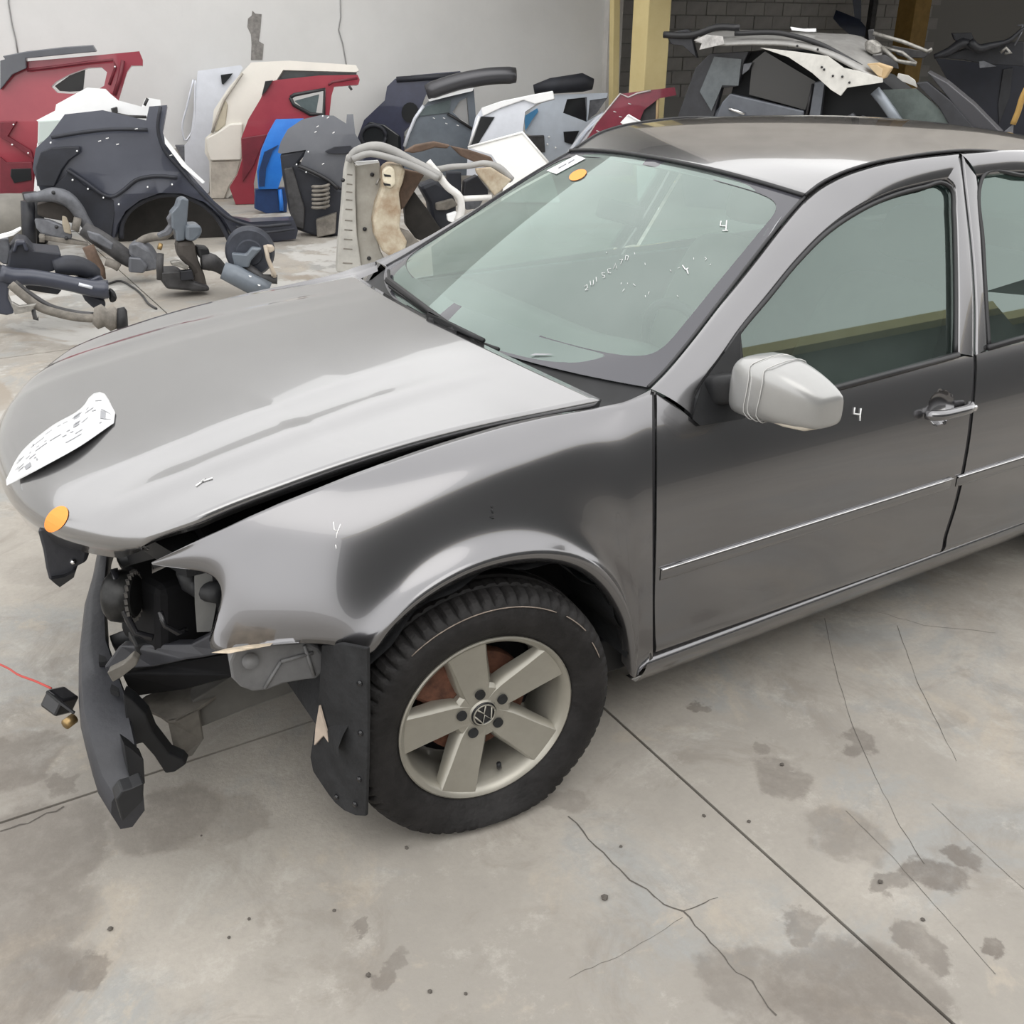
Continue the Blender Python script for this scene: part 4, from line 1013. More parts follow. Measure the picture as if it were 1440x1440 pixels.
def sheet_panel(name, pl, outline, material, parent, holes=(), thick=.05, bulge=.06, arch=None, step=.14, smooth=True):
    loops = [[pl(*p) for p in outline]] + [[pl(*p) for p in h] for h in holes]
    V = [p for l in loops for p in l]; tri = tessellate_polygon(loops)
    me = bpy.data.meshes.new(name); me.from_pydata([tuple(v) for v in V], [], [tuple(t) for t in tri])
    bm = bmesh.new(); bm.from_mesh(me)
    us = [(v-pl.P).dot(pl.U) for v in V]; zs = [v.z for v in V]
    u = min(us)+step
    while u < max(us):
        bmesh.ops.bisect_plane(bm, geom=bm.verts[:]+bm.edges[:]+bm.faces[:], plane_co=pl.P+pl.U*u, plane_no=pl.U); u += step
    z = min(zs)+step
    while z < max(zs):
        bmesh.ops.bisect_plane(bm, geom=bm.verts[:]+bm.edges[:]+bm.faces[:], plane_co=(0, 0, z), plane_no=(0, 0, 1)); z += step
    bmesh.ops.remove_doubles(bm, verts=bm.verts, dist=.0004)
    zm, zh = min(zs)*.45+max(zs)*.55*.8, max(.2, (max(zs)-min(zs))*.6); um, uh = (min(us)+max(us))/2, (max(us)-min(us))*.6
    ac = None
    if arch: a = pl(arch[0], arch[1]); ac = ((a-pl.P).dot(pl.U), a.z, arch[2])
    for v in bm.verts:
        uu = (v.co-pl.P).dot(pl.U); zz = v.co.z
        d = bulge*(1-((zz-zm)/zh)**2) + bulge*.4*(1-((uu-um)/uh)**2)
        if ac:
            r = math.hypot(uu-ac[0], zz-ac[1]); d += .045*math.exp(-((r-ac[2])/.07)**2)
        v.co += pl.N*d
    bmesh.ops.recalc_face_normals(bm, faces=bm.faces)
    n = sum((f.normal.dot(pl.N)*f.calc_area() for f in bm.faces))
    if n < 0: bmesh.ops.reverse_faces(bm, faces=bm.faces)
    bm.to_mesh(me); bm.free()
    o = bpy.data.objects.new(name, me); COL.objects.link(o); me.materials.append(material)
    if smooth: me.polygons.foreach_set('use_smooth', [True]*len(me.polygons)); 
    md = o.modifiers.new('solid', 'SOLIDIFY'); md.thickness = thick; md.offset = -1
    es = o.modifiers.new('es', 'EDGE_SPLIT'); es.split_angle = math.radians(40)
    if parent: o.parent = parent; o.matrix_parent_inverse = parent_world(parent).inverted()
    return o
def chunk(name, pl, pts, material, parent, out=.0, depth=.06, bevel=.008):
    return prism(name, [pl(*p, out) for p in pts], -pl.N*depth, material, parent, bevel=bevel)
def rod(name, pl, pts, r, material, parent, out=.0, n=7, smoothn=0):
    P = [pl(*p, out) for p in pts]
    for p in P: p.z = max(p.z, (r if not isinstance(r, (list, tuple)) else max(r))+.001)
    if smoothn:
        n0 = len(P); P = [Vector(p) for p in cr([tuple(p) for p in P], smoothn)]
        if isinstance(r, (list, tuple)): r = [r[min(n0-2, int(k*(n0-1)/(smoothn-1)))]*(1-(k*(n0-1)/(smoothn-1)-min(n0-2, int(k*(n0-1)/(smoothn-1))))) + r[min(n0-2, int(k*(n0-1)/(smoothn-1)))+1]*(k*(n0-1)/(smoothn-1)-min(n0-2, int(k*(n0-1)/(smoothn-1)))) for k in range(smoothn)]
        for p in P: p.z = max(p.z, (r if not isinstance(r, (list, tuple)) else max(r))+.001)
    return tube(name, P, r, material, parent, n=n)
def bolts(pl, pts, parent, out=.08, r=.012, material=None):
    r = r*.55
    for p in pts:
        c = pl(*p, out); tube('bolt_head', [c-pl.N*.02, c+pl.N*.008], r, material or WHITEP, parent, n=8)
def thing(name, pl, label, cat, group=None, px=None):
    e = empty(name, pl.P if px is None else (pl(*px).x, pl(*px).y, 0)); tag(e, label, cat, group); return e
RED = mat('panel_red', (.235, .018, .036), .35, .1, .6, col2=(.30, .032, .05), vscale=2)
DRED = mat('panel_dark_red', (.13, .012, .022), .5, var=.2)
NAVY = mat('panel_navy', (.030, .034, .052), .42, .2, .35, col2=(.045, .05, .07), vscale=2.5)
NAVY2 = mat('panel_blue_navy', (.028, .032, .062), .42, .2, .3, var=.15)
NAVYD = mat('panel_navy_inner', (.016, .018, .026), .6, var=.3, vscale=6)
WHITEP = mat('panel_white', (.86, .87, .88), .4, var=.02)
SILV = mat('panel_silver_white', (.62, .645, .70), .4, .2, var=.05)
CREAM = mat('panel_cream', (.70, .68, .62), .4, var=.04, vscale=3)
CREAMD = mat('panel_cream_dirty', (.42, .39, .34), .6, var=.25, vscale=6)
GREYB = mat('panel_grey_blue', (.085, .09, .105), .45, .2, .3, col2=(.11, .115, .13), vscale=3)
GREYBL = mat('panel_steel_blue', (.12, .14, .165), .45, .2, .3, var=.1)
BLUE = mat('panel_bright_blue', (.010, .135, .52), .45, col2=(.02, .19, .62), vscale=5)
BLUED = mat('panel_blue_shaded', (.008, .03, .10), .5, var=.2)  # darkened copy of the bright blue, for its shaded parts
LBLUE = mat('panel_ice_blue', (.50, .55, .62), .4, .2, var=.05)
GLASSD = mat('dusty_glass', (.10, .125, .13), .18, var=.15, spec=.6)
GLASSK = mat('black_glass', (.018, .02, .022), .15)
SHEETW = mat('sheet_bright_white', (.92, .92, .91), .5)
RUSTY = mat('rusty_cream', (.50, .45, .35), .7, col2=(.26, .17, .10), vscale=7)
OXIDE = mat('oxide_brown', (.105, .068, .048), .8, var=.35, vscale=9)
BEIGEG = mat('weathered_beige', (.30, .285, .25), .7, col2=(.40, .385, .35), vscale=7)
TAN = mat('foam_tan', (.50, .36, .20), .85, var=.15)
IRON = mat('dull_iron', (.055, .054, .056), .55, .3, var=.4, vscale=10)
IRONG = mat('grey_iron', (.13, .135, .15), .55, .3, var=.3, vscale=10)
DUSTI = mat('dusty_iron', (.17, .155, .135), .8, var=.35, vscale=12)
GRP = 'salvaged quarter panels along the wall'

# -- red SUV quarter at the left edge
pl = Plane(90, Y=7.75, turn=-6); t = thing('quarter_panel', pl, 'dark red rear quarter panel with slim window at the left edge, behind the white one', 'car panel', GRP, (90, 200))
sheet_panel('outer_skin', pl, [(38, 86), (120, 79), (196, 72), (201, 84), (201, 92), (185, 92), (179, 101), (168, 138), (160, 180), (152, 240), (150, 330), (-60, 330), (-60, 165), (-20, 142), (2, 124), (20, 102), (34, 96)], RED, t,
    holes=[[(73, 121), (80, 114), (98, 104), (124, 95), (143, 94), (151, 101), (147, 120), (130, 130), (100, 131), (82, 130)]], thick=.10)
chunk('roof_rail', pl, C8([(20, 215), (200, 180), (500, 145), (720, 130), (752, 182), (600, 195), (200, 235), (205, 310), (95, 360), (0, 480), (0, 250), (40, 240)]), GREYB, t, out=.13, depth=.12)
chunk('quarter_glass', pl, [(77, 121), (98, 106), (120, 98), (117, 128), (98, 129), (84, 128)], GLASSK, t, out=.02, depth=.01, bevel=0)
chunk('lamp_recess', pl, C8([(0, 730), (130, 725), (60, 840), (240, 950), (260, 1020), (60, 880), (0, 850)]), DRED, t, out=.125, depth=.05, bevel=.004)
chunk('vent_opening', pl, C8([(85, 1095), (240, 1090), (245, 1180), (110, 1205), (80, 1150)]), GLASSK, t, out=.125, depth=.05, bevel=.004)
chunk('lower_skin', pl, C8([(0, 1000), (50, 1045), (250, 1040), (270, 1300), (0, 1300)]), DRED, t, out=.112, depth=.04, bevel=.004)
rod('crease', pl, C8([(210, 325), (420, 300), (700, 262), (880, 245), (900, 300), (850, 440)]), .012, DRED, t, out=.10)
rod('door_jamb', pl, C8([(960, 250), (930, 400), (890, 520)]), .018, DRED, t, out=.10)
bolts(pl, C8([(105, 748), (95, 905), (220, 970), (895, 298)]), t, out=.13, r=.012)
# -- white quarter behind the navy one
pl = Plane(140, Y=6.95, turn=8); t = thing('quarter_panel', pl, 'plain white quarter panel showing above the navy one', 'car panel', GRP, (140, 200))
sheet_panel('outer_skin', pl, C8([(285, 715), (430, 640), (440, 590), (680, 460), (820, 470), (860, 510), (920, 560), (1110, 610), (1140, 545), (1160, 540), (1245, 555), (1250, 600), (1160, 640), (1150, 720), (900, 690), (900, 1900), (300, 1900), (290, 900), (340, 760)]), WHITEP, t, bulge=.03, thick=.06)
chunk('lamp_edge', pl, C8([(300, 720), (480, 710), (420, 850), (295, 905)]), mat('panel_white_shade', (.5, .56, .54), .5), t, out=.07, depth=.03)  # white panel in shade, the shade painted as a greyer tone
chunk('latch', pl, C8([(870, 625), (915, 612), (920, 655), (880, 665)]), IRON, t, out=.08, depth=.05, bevel=.003)
rod('jamb_edge', pl, C8([(900, 665), (1000, 685), (1140, 690)]), .012, IRON, t, out=.07)
tube('striker', [pl(*C8([(1125, 600)])[0], .09), pl(*C8([(1150, 545)])[0], .09)], .012, IRON, t)
# -- navy quarter with the big wheel arch
pl = Plane(290, 343, turn=0); t = thing('quarter_panel', pl, 'navy blue rear quarter panel with a large empty wheel arch', 'car panel', GRP, (230, 300))
sheet_panel('outer_skin', pl, [(52, 207), (70, 190), (92, 160), (145, 154), (206, 168), (210, 149), (235, 147), (229, 184), (233, 197), (262, 236), (300, 278), (326, 301), (350, 309), (412, 307), (418, 322), (415, 334), (372, 342), (345, 346), (331, 344), (326, 325), (313, 302), (288, 280), (256, 268), (226, 267), (198, 277), (178, 292), (166, 312), (160, 342), (140, 343), (128, 320), (118, 292), (60, 268), (48, 235)], NAVY, t, thick=.10, bulge=.09, arch=(240, 335, .42))
chunk('lamp_recess', pl, [(57, 214), (72, 208), (112, 206), (112, 214), (96, 226), (86, 240), (76, 262), (52, 262), (50, 235)], NAVYD, t, out=.165, depth=.05, bevel=.006)
chunk('bumper_mount', pl, [(76, 262), (96, 242), (120, 262), (160, 282), (162, 296), (155, 342), (128, 342), (116, 300)], NAVYD, t, out=.150, depth=.06, bevel=.006)
rod('shoulder_crease', pl, C8([(400, 850), (600, 815), (900, 785), (1150, 790)]), .014, NAVYD, t, out=.150, smoothn=14)
rod('panel_seam', pl, C8([(520, 1100), (640, 1180), (880, 1310), (960, 1260), (1060, 1180), (1200, 1150), (1380, 1160)]), .014, NAVYD, t, out=.165, smoothn=24)
rod('arch_flange', pl, [(170, 335), (172, 312), (182, 296), (200, 283), (227, 274), (256, 275), (284, 287), (306, 307), (318, 328), (324, 343)], .022, NAVYD, t, out=.08, smoothn=40)
rod('jamb_channel', pl, [(226, 150), (222, 180), (228, 205), (258, 243), (296, 285), (326, 309), (350, 317), (410, 315)], .013, NAVYD, t, out=.155, smoothn=30)
rod('sill_channel', pl, [(332, 318), (360, 326), (414, 322)], .012, NAVYD, t, out=.15, smoothn=12)
chunk('white_jamb_edge', pl, [(231, 192), (237, 200), (262, 232), (288, 256), (285, 258), (256, 234), (232, 202)], WHITEP, t, out=.16, depth=.03, bevel=0)
chunk('wheel_housing', pl, [(166, 342), (172, 310), (190, 290), (226, 276), (258, 276), (290, 292), (312, 318), (322, 343)], mat('wheelhouse_dark', (.02, .018, .016), .9, var=.3), t, out=-.25, depth=.05)
bolts(pl, C8([(600, 955), (565, 1180), (685, 1250), (805, 1318), (925, 1370), (1150, 1235), (1340, 1215), (395, 890)]), t, out=.18, r=.011)
for a in C8([(765, 880), (825, 858), (905, 905), (1050, 785), (1320, 990)]): rod('chalk_dash', pl, [a, (a[0]+4, a[1]-1)], .0035, CHALK, t, out=.16)

# -- silver-white tailgate against the wall
pl = Plane(295, Y=8.42, turn=0); t = thing('tailgate', pl, 'silver white tailgate shell leaning against the wall, left of the cream quarter', 'car panel', None, (295, 200))
sheet_panel('outer_skin', pl, C2([(195, 152), (505, 110), (522, 130), (430, 290), (335, 430), (300, 560), (290, 640), (290, 1150), (120, 1150), (100, 690), (140, 640), (180, 330)]), SILV, t, bulge=.03, thick=.06)
rod('edge_trim', pl, C2([(165, 215), (120, 400), (85, 590), (105, 660), (140, 620), (175, 340), (178, 220)]), .010, SILV, t, out=.03, smoothn=26)
chunk('window_corner', pl, C2([(362, 182), (450, 170), (425, 205), (380, 252), (370, 245)]), GLASSK, t, out=.055, depth=.02, bevel=0)
chunk('lower_shadow_trim', pl, C2([(30, 690), (120, 690), (140, 760), (150, 860), (90, 800)]), IRONG, t, out=.01, depth=.05)  # dark grey piece paints the shadow along the lower trim
# -- cream quarter
pl = Plane(390, Y=7.85, turn=-5); t = thing('quarter_panel', pl, 'cream white rear quarter panel with long roof rail, behind the red one', 'car panel', GRP, (350, 250))
sheet_panel('outer_skin', pl, C2([(585, 90), (860, 78), (1340, 110), (1362, 150), (1340, 160), (815, 145), (770, 215), (700, 300), (680, 700), (560, 820), (500, 990), (430, 1180), (300, 1180), (285, 800), (252, 740), (255, 635), (300, 600), (318, 430), (430, 260)]), CREAM, t, bulge=.05, thick=.09)
chunk('rail_shadow_glass', pl, C2([(815, 150), (1345, 160), (1345, 260), (770, 260), (770, 215)]), GLASSD, t, out=-.05, depth=.03, bevel=0)  # dark pane also paints the shadow under the roof rail
chunk('lamp_recess', pl, C2([(315, 590), (345, 500), (390, 360), (412, 400), (395, 540), (340, 590)]), mat('recess_cream_shade', (.48, .44, .34), .6, var=.1), t, out=.075, depth=.03)  # cream paint darkened to show shade in the recess
rod('lamp_recess_lip', pl, C2([(300, 600), (330, 500), (385, 365), (520, 170)]), .012, CREAMD, t, out=.08)
chunk('bumper_skin', pl, C2([(258, 640), (330, 600), (420, 535), (520, 530), (510, 795), (285, 800), (262, 740)]), CREAM, t, out=.10, depth=.05, bevel=.015)
chunk('lower_frame', pl, C2([(290, 812), (500, 805), (480, 900), (420, 990), (400, 1180), (300, 1180)]), CREAMD, t, out=.08, depth=.04)
# -- red quarter with triangular window
pl = Plane(430, Y=7.45, turn=4); t = thing('quarter_panel', pl, 'red rear quarter panel with small triangular window, behind the blue door', 'car panel', GRP, (390, 260))
sheet_panel('outer_skin', pl, C2([(695, 232), (780, 215), (1070, 185), (1350, 180), (1366, 215), (1355, 252), (1180, 266), (1160, 330), (1145, 460), (1140, 640), (1100, 700), (700, 700), (640, 760), (600, 960), (610, 1130), (600, 1270), (500, 1270), (470, 1120), (425, 990), (480, 900), (515, 790), (508, 640), (560, 500), (650, 350)]), RED, t, bulge=.05, thick=.09,
    holes=[C2([(862, 345), (895, 322), (1118, 280), (1112, 468), (1010, 470), (890, 400)])])
chunk('quarter_glass', pl, C2([(895, 370), (1075, 322), (1050, 466), (1000, 460)]), GLASSD, t, out=.06, depth=.01, bevel=0)
rod('window_rubber', pl, C2([(866, 345), (895, 326), (1112, 286), (1108, 466), (1010, 466), (890, 398), (866, 345)]), .018, SEAL, t, out=.07)
chunk('lamp_recess', pl, C2([(512, 640), (700, 610), (660, 700), (600, 840), (520, 960), (520, 790)]), DRED, t, out=.085, depth=.04)
chunk('tail_edge', pl, C2([(685, 228), (740, 222), (690, 300), (660, 330)]), SEAL, t, out=.08, depth=.04, bevel=0)
rod('rail_seam', pl, C2([(1140, 255), (1170, 235), (1350, 205)]), .012, DRED, t, out=.09)
rod('rail_hook', pl, C2([(1290, 262), (1310, 290)]), .012, IRON, t, out=.05)
# -- blue door
pl = Plane(405, Y=7.0, turn=10); t = thing('car_door', pl, 'bright blue narrow body panel between the red and the dark grey quarter panels', 'car panel', None, (400, 270))
sheet_panel('outer_skin', pl, C2([(760, 500), (960, 495), (960, 620), (830, 720), (790, 800), (800, 900), (770, 1000), (632, 1005), (620, 880), (650, 720), (700, 600)]), BLUE, t, bulge=.05, thick=.07)
chunk('shaded_lower_panel', pl, C2([(615, 1010), (780, 1000), (850, 1000), (850, 1290), (700, 1290), (610, 1150)]), BLUED, t, out=.02, depth=.06)  # lower part lies in shade, painted in with the darker blue
chunk('fold_shadow', pl, C2([(780, 690), (740, 730), (690, 860), (680, 990), (640, 990), (640, 880), (680, 740)]), BLUED, t, out=.085, depth=.02, bevel=0)  # shadow in the fold, laid on as a dark blue piece
rod('edge_bead', pl, C2([(790, 1010), (800, 1110), (810, 1260)]), .02, BLUE, t, out=.03)
# -- dark grey quarter
pl = Plane(440, 331, turn=-4); t = thing('quarter_panel', pl, 'dark grey quarter panel with black wheel housing and coil spring, behind the cream front end', 'car panel', GRP, (440, 320))
sheet_panel('outer_skin', pl, C2([(955, 500), (1090, 470), (1180, 475), (1270, 530), (1275, 465), (1320, 465), (1335, 600), (1395, 700), (1395, 1000), (1260, 1000), (930, 850), (985, 715), (800, 745), (780, 735), (800, 660), (850, 570)]), GREYB, t, bulge=.06, thick=.08)
chunk('wheel_housing', pl, C2([(790, 755), (1000, 715), (960, 775), (915, 830), (1080, 900), (1215, 1010), (1300, 1010), (1300, 1400), (1050, 1400), (900, 1300), (850, 1150), (805, 900)]), NAVYD, t, out=.06, depth=.20, bevel=.02)
chunk('door_slot', pl, C2([(1115, 735), (1180, 705), (1300, 695), (1330, 735), (1260, 752), (1140, 752)]), NAVYD, t, out=.108, depth=.03, bevel=.004)
rod('arch_lip', pl, C2([(925, 840), (1040, 890), (1140, 945), (1210, 1005)]), .016, SEAL, t, out=.10, smoothn=12)
P = []
for k in range(50):
    c = pl(*C2([(1085, 975+k*3.6)])[0], .16); a = k*.75; P.append(c + pl.U*(.065*math.cos(a)) + pl.N*(.06*math.sin(a)))
tube('coil_spring', P, .012, DUSTI, t, n=6)
chunk('inner_web', pl, C2([(820, 860), (880, 850), (970, 1150), (960, 1300), (880, 1270)]), IRON, t, out=.10, depth=.05)
chunk('dusty_bracket', pl, C2([(1050, 1230), (1200, 1180), (1190, 1330), (1060, 1380)]), DUSTI, t, out=.12, depth=.08)
bolts(pl, C2([(995, 738), (910, 830), (980, 885), (1100, 480)]), t, out=.12, r=.010)
for a in C2([(1040, 600), (1170, 605), (1095, 830), (1055, 560), (1130, 495)]): rod('chalk_dash', pl, [a, (a[0]+3, a[1]-2)], .0035, CHALK, t, out=.115)
# -- navy blue tailgate quarter further right
pl = Plane(580, Y=8.2, turn=-3); t = thing('quarter_panel', pl, 'dark navy hatchback quarter panel with stub roof rail, right of the wide wall gap', 'car panel', GRP, (570, 220))
sheet_panel('outer_skin', pl, C3([(175, 95), (250, 80), (460, 62), (485, 95), (400, 115), (330, 122), (300, 190), (280, 260), (215, 330), (215, 520), (15, 520), (12, 350), (40, 275), (130, 190), (140, 130)]), NAVY2, t, bulge=.05, thick=.10)
chunk('tail_lamp_recess', pl, C3([(20, 330), (60, 285), (130, 300), (200, 350), (200, 420), (25, 420)]), GLASSK, t, out=.085, depth=.05, bevel=.02)
rod('lamp_ring', pl, C3([(130+55*math.cos(k*.4)-50, 350+50*math.sin(k*.4)) for k in range(17)]), .02, NAVYD, t, out=.09)
chunk('filler_hole', pl, C3([(240+38*math.cos(k*math.pi/8), 245+45*math.sin(k*math.pi/8)) for k in range(16)]), GLASSK, t, out=.085, depth=.03, bevel=0)
rod('rail_edge', pl, C3([(180, 100), (330, 90), (470, 80)]), .03, NAVYD, t, out=.05)
chunk('rail_clip', pl, C3([(372, 98), (405, 92), (400, 104), (376, 108)]), WHITEP, t, out=.09, depth=.03, bevel=0)
# -- dark estate quarter with long rail
pl = Plane(640, Y=7.7, turn=6); t = thing('quarter_panel', pl, 'dark grey estate quarter panel with long roof rail, left of the white one', 'car panel', GRP, (620, 220))
sheet_panel('outer_skin', pl, C3([(320, 195), (400, 165), (520, 140), (530, 300), (515, 330), (500, 520), (210, 520), (220, 400), (240, 310), (300, 215)]), GREYBL, t, bulge=.04, thick=.07, holes=[C3([(425, 240), (455, 195), (490, 178), (500, 300), (460, 275)])])
chunk('rear_glass', pl, C3([(300, 222), (420, 188), (412, 245), (268, 262)]), GLASSD, t, out=.062, depth=.02, bevel=0)
chunk('quarter_glass', pl, C3([(428, 240), (455, 198), (488, 182), (497, 296), (460, 272)]), mat('hazy_glass', (.33, .33, .33), .3), t, out=.01, depth=.01, bevel=0)
rod('glass_rubber', pl, C3([(405, 250), (440, 270), (515, 318)]), .014, SEAL, t, out=.07)
V_ = [pl(*p, .10) for p in C3([(312, 155), (460, 108), (600, 84), (705, 80)])]
rr = tube('roof_rail', [Vector(p) for p in cr([tuple(p) for p in V_], 16)], [.07]+[.085]*14+[.075], mat('rail_satin', (.075, .075, .082), .3, .4), t, n=10)
chunk('white_rail_edge', pl, C3([(320, 188), (400, 155), (520, 135), (515, 150), (420, 172), (325, 196)]), WHITEP, t, out=.13, depth=.03, bevel=0)
rod('pillar_light', pl, C3([(215, 395), (232, 340), (262, 270), (300, 215)]), .018, SILV, t, out=.06)
for a in C3([(385, 268), (395, 292), (445, 300), (340, 268)]): rod('chalk_dash', pl, [a, (a[0]+3, a[1]+1)], .004, CHALK, t, out=.075)
# -- white quarter with bright flat lower sheet
pl = Plane(710, Y=7.0, turn=-6); t = thing('quarter_panel', pl, 'white quarter panel with dark side glass, over the flat bright white sheet', 'car panel', GRP, (700, 260))
sheet_panel('outer_skin', pl, C3([(555, 228), (640, 200), (770, 170), (868, 150), (876, 185), (800, 205), (748, 240), (738, 330), (745, 520), (490, 520), (498, 395), (530, 265)]), SILV, t, bulge=.04, thick=.08)
chunk('white_rail', pl, C3([(552, 225), (640, 195), (770, 168), (868, 150), (876, 185), (790, 208), (740, 190), (640, 225), (560, 262)]), WHITEP, t, out=.07, depth=.04)
chunk('side_glass', pl, C3([(553, 262), (612, 265), (540, 382), (508, 392)]), GLASSK, t, out=.06, depth=.02, bevel=0)
rod('glass_edge', pl, C3([(545, 262), (500, 392)]), .012, WHITEP, t, out=.06)
pl = Plane(710, Y=6.5, turn=-10); t = thing('body_sheet', pl, 'flat bright white sheet-metal panel leaning below the white quarter panel', 'sheet metal', None, (710, 262))
sheet_panel('outer_skin', pl, C3([(495, 398), (735, 332), (848, 465), (900, 640), (640, 640), (660, 520), (600, 430)]), SHEETW, t, bulge=.01, thick=.03)
rod('folded_edge', pl, C3([(495, 398), (735, 332), (848, 465)]), .012, SHEETW, t, out=.01)
# -- ice-blue quarter with black strip
pl = Plane(790, Y=7.9, turn=5); t = thing('quarter_panel', pl, 'pale ice blue quarter panel with dark window and black roof strip', 'car panel', GRP, (790, 230))
sheet_panel('outer_skin', pl, C3([(745, 335), (745, 290), (770, 232), (880, 165), (1110, 158), (1105, 180), (1030, 190), (1020, 280), (1090, 240), (1000, 335), (940, 425), (930, 520), (800, 520), (795, 350)]), LBLUE, t, bulge=.04, thick=.08, holes=[C3([(930, 185), (1018, 176), (1018, 285), (912, 245)])])
chunk('side_glass', pl, C3([(925, 182), (1024, 172), (1024, 288), (906, 246)]), GLASSK, t, out=-.02, depth=.02, bevel=0)
chunk('window_post', pl, C3([(1010, 178), (1105, 165), (1110, 178), (1060, 250), (1018, 280)]), IRONG, t, out=.01, depth=.05, bevel=0)
chunk('blue_film', pl, C3([(742, 262), (800, 226), (805, 240), (775, 280), (748, 325)]), mat('film_blue', (.06, .22, .42), .3), t, out=.09, depth=.02, bevel=0)
chunk('lamp_recess', pl, C3([(750, 348), (830, 345), (835, 420), (790, 420)]), IRON, t, out=.08, depth=.04)
chunk('wheel_well', pl, C3([(915, 330), (985, 325), (955, 385), (920, 375)]), GLASSK, t, out=.08, depth=.02, bevel=0)
bolts(pl, C3([(852, 352), (845, 385), (880, 400)]), t, out=.10, r=.02)
rod('roof_strip', pl, C3([(785, 143), (860, 128), (1000, 112), (1045, 120)]), [.05, .085, .10, .06], NAVYD, t, out=.03, n=10)
# -- dark red front fender by the post
pl = Plane(880, Y=6.6, turn=0); t = thing('quarter_panel', pl, 'dark red quarter panel with torn edge standing beside the yellow post', 'car panel', GRP, (880, 230))
sheet_panel('outer_skin', pl, C3([(1165, 162), (1300, 145), (1405, 133), (1412, 168), (1335, 182), (1270, 232), (1225, 340), (1220, 520), (985, 520), (1000, 385), (1060, 290)]), mat('panel_wine', (.20, .014, .035), .4, .1, .4, var=.15), t, bulge=.03, thick=.07)
chunk('side_glass', pl, C3([(1240, 255), (1328, 186), (1330, 330), (1250, 330)]), IRON, t, out=-.02, depth=.02, bevel=0)
rod('tan_strut', pl, C3([(1330, 180), (1325, 330)]), .016, TAN, t, out=.0)
rod('jagged_edge', pl, C3([(1000, 385), (1060, 290), (1165, 162), (1200, 178), (1240, 160), (1300, 148)]), .008, mat('bare_edge', (.6, .55, .55), .5), t, out=.035)
for a in C3([(1060, 325), (1100, 328), (1135, 240), (1160, 262), (1200, 205)]): rod('chalk_dash', pl, [a, (a[0]+4, a[1]+1)], .004, CHALK, t, out=.05)
pl = Plane(830, Y=6.9, turn=0); t = thing('pillar_section', pl, 'cut silver grey pillar leaning left of the dark red panel', 'car panel', None, (815, 240))
sheet_panel('outer_skin', pl, C3([(1115, 232), (1105, 262), (1040, 330), (975, 430), (960, 520), (900, 520), (925, 425), (1000, 325), (1060, 262)]), SILV, t, bulge=.03, thick=.08)
rod('pillar_flange', pl, C3([(1110, 240), (1020, 325), (945, 430)]), .02, LBLUE, t, out=.03)
pl = Plane(895, Y=5.6, turn=15); t = thing('metal_flap', pl, 'short strip of white trim propped behind the grey roof, by the dark red panel', 'sheet metal', None, (895, 240))
sheet_panel('strip', pl, C3([(1200, 255), (1310, 318), (1330, 760), (1240, 760), (1230, 336), (1168, 290)]), WHITEP, t, bulge=.01, thick=.03)
rod('strip_edge', pl, C3([(1200, 255), (1310, 318)]), .008, WHITEP, t, out=.01)
# ================================================================== shed on the right: block wall, posts, canopy
SHY = 12.6
BRW = mat('shed_block_grey', (.47, .455, .435), .85, var=.1, vscale=5); BRW2 = mat('shed_block_grey_b', (.50, .485, .46), .85, var=.1, vscale=5)
V, F = box_vf((16.3, SHY+.14, 2.5), (19.4, .2, 5.0)); sw_ = mesh('wall_shed', V, F, mat('shed_mortar', (.36, .35, .33), .9), smooth=False); tag(sw_, 'grey block wall at the back of the open shed', 'wall', kind='structure')
bw, bh = .44, .215
bmesh_ = {}
for mi, mm in enumerate((BRW, BRW2)):
    V, F = box_vf((0, 0, 0), (bw-.018, .10, bh-.018)); me = bpy.data.meshes.new('block'); me.from_pydata([tuple(v) for v in V], [], F); me.materials.append(mm); bmesh_[mi] = me
for r in range(12):
    for c in range(24):
        x = 7.3 + c*bw + (bw/2 if r % 2 else 0); z = .5 + r*bh
        o = bpy.data.objects.new('block', bmesh_[random.random() < .4]); COL.objects.link(o); o.location = (x, SHY+.03+random.uniform(0, .012), z); o.parent = sw_
box_roof = box('canopy_roof', (15.4, 9.2, 5.3), (21.2, 7.4, .15), mat('canopy_dark', (.10, .10, .10), .8), bevel=0); tag(box_roof, 'flat dark canopy roof over the open shed', 'roof', kind='structure')
V, F = box_vf((wx1+.1, 10.6, 2.5), (.2, 4.2, 5.0)); o = mesh('wall_shed_side', V, F, BRW, smooth=False); tag(o, 'side wall between the yard and the open shed', 'wall', kind='structure')
V, F = box_vf((25.9, 9.2, 2.5), (.2, 7.4, 5.0)); o = mesh('wall_shed_end', V, F, BRW, smooth=False); tag(o, 'far end wall of the open shed', 'wall', kind='structure')
YEL = mat('post_yellow', (.60, .49, .235), .6, col2=(.66, .55, .28), vscale=3); YELD = mat('post_ochre', (.36, .22, .06), .7, var=.15)
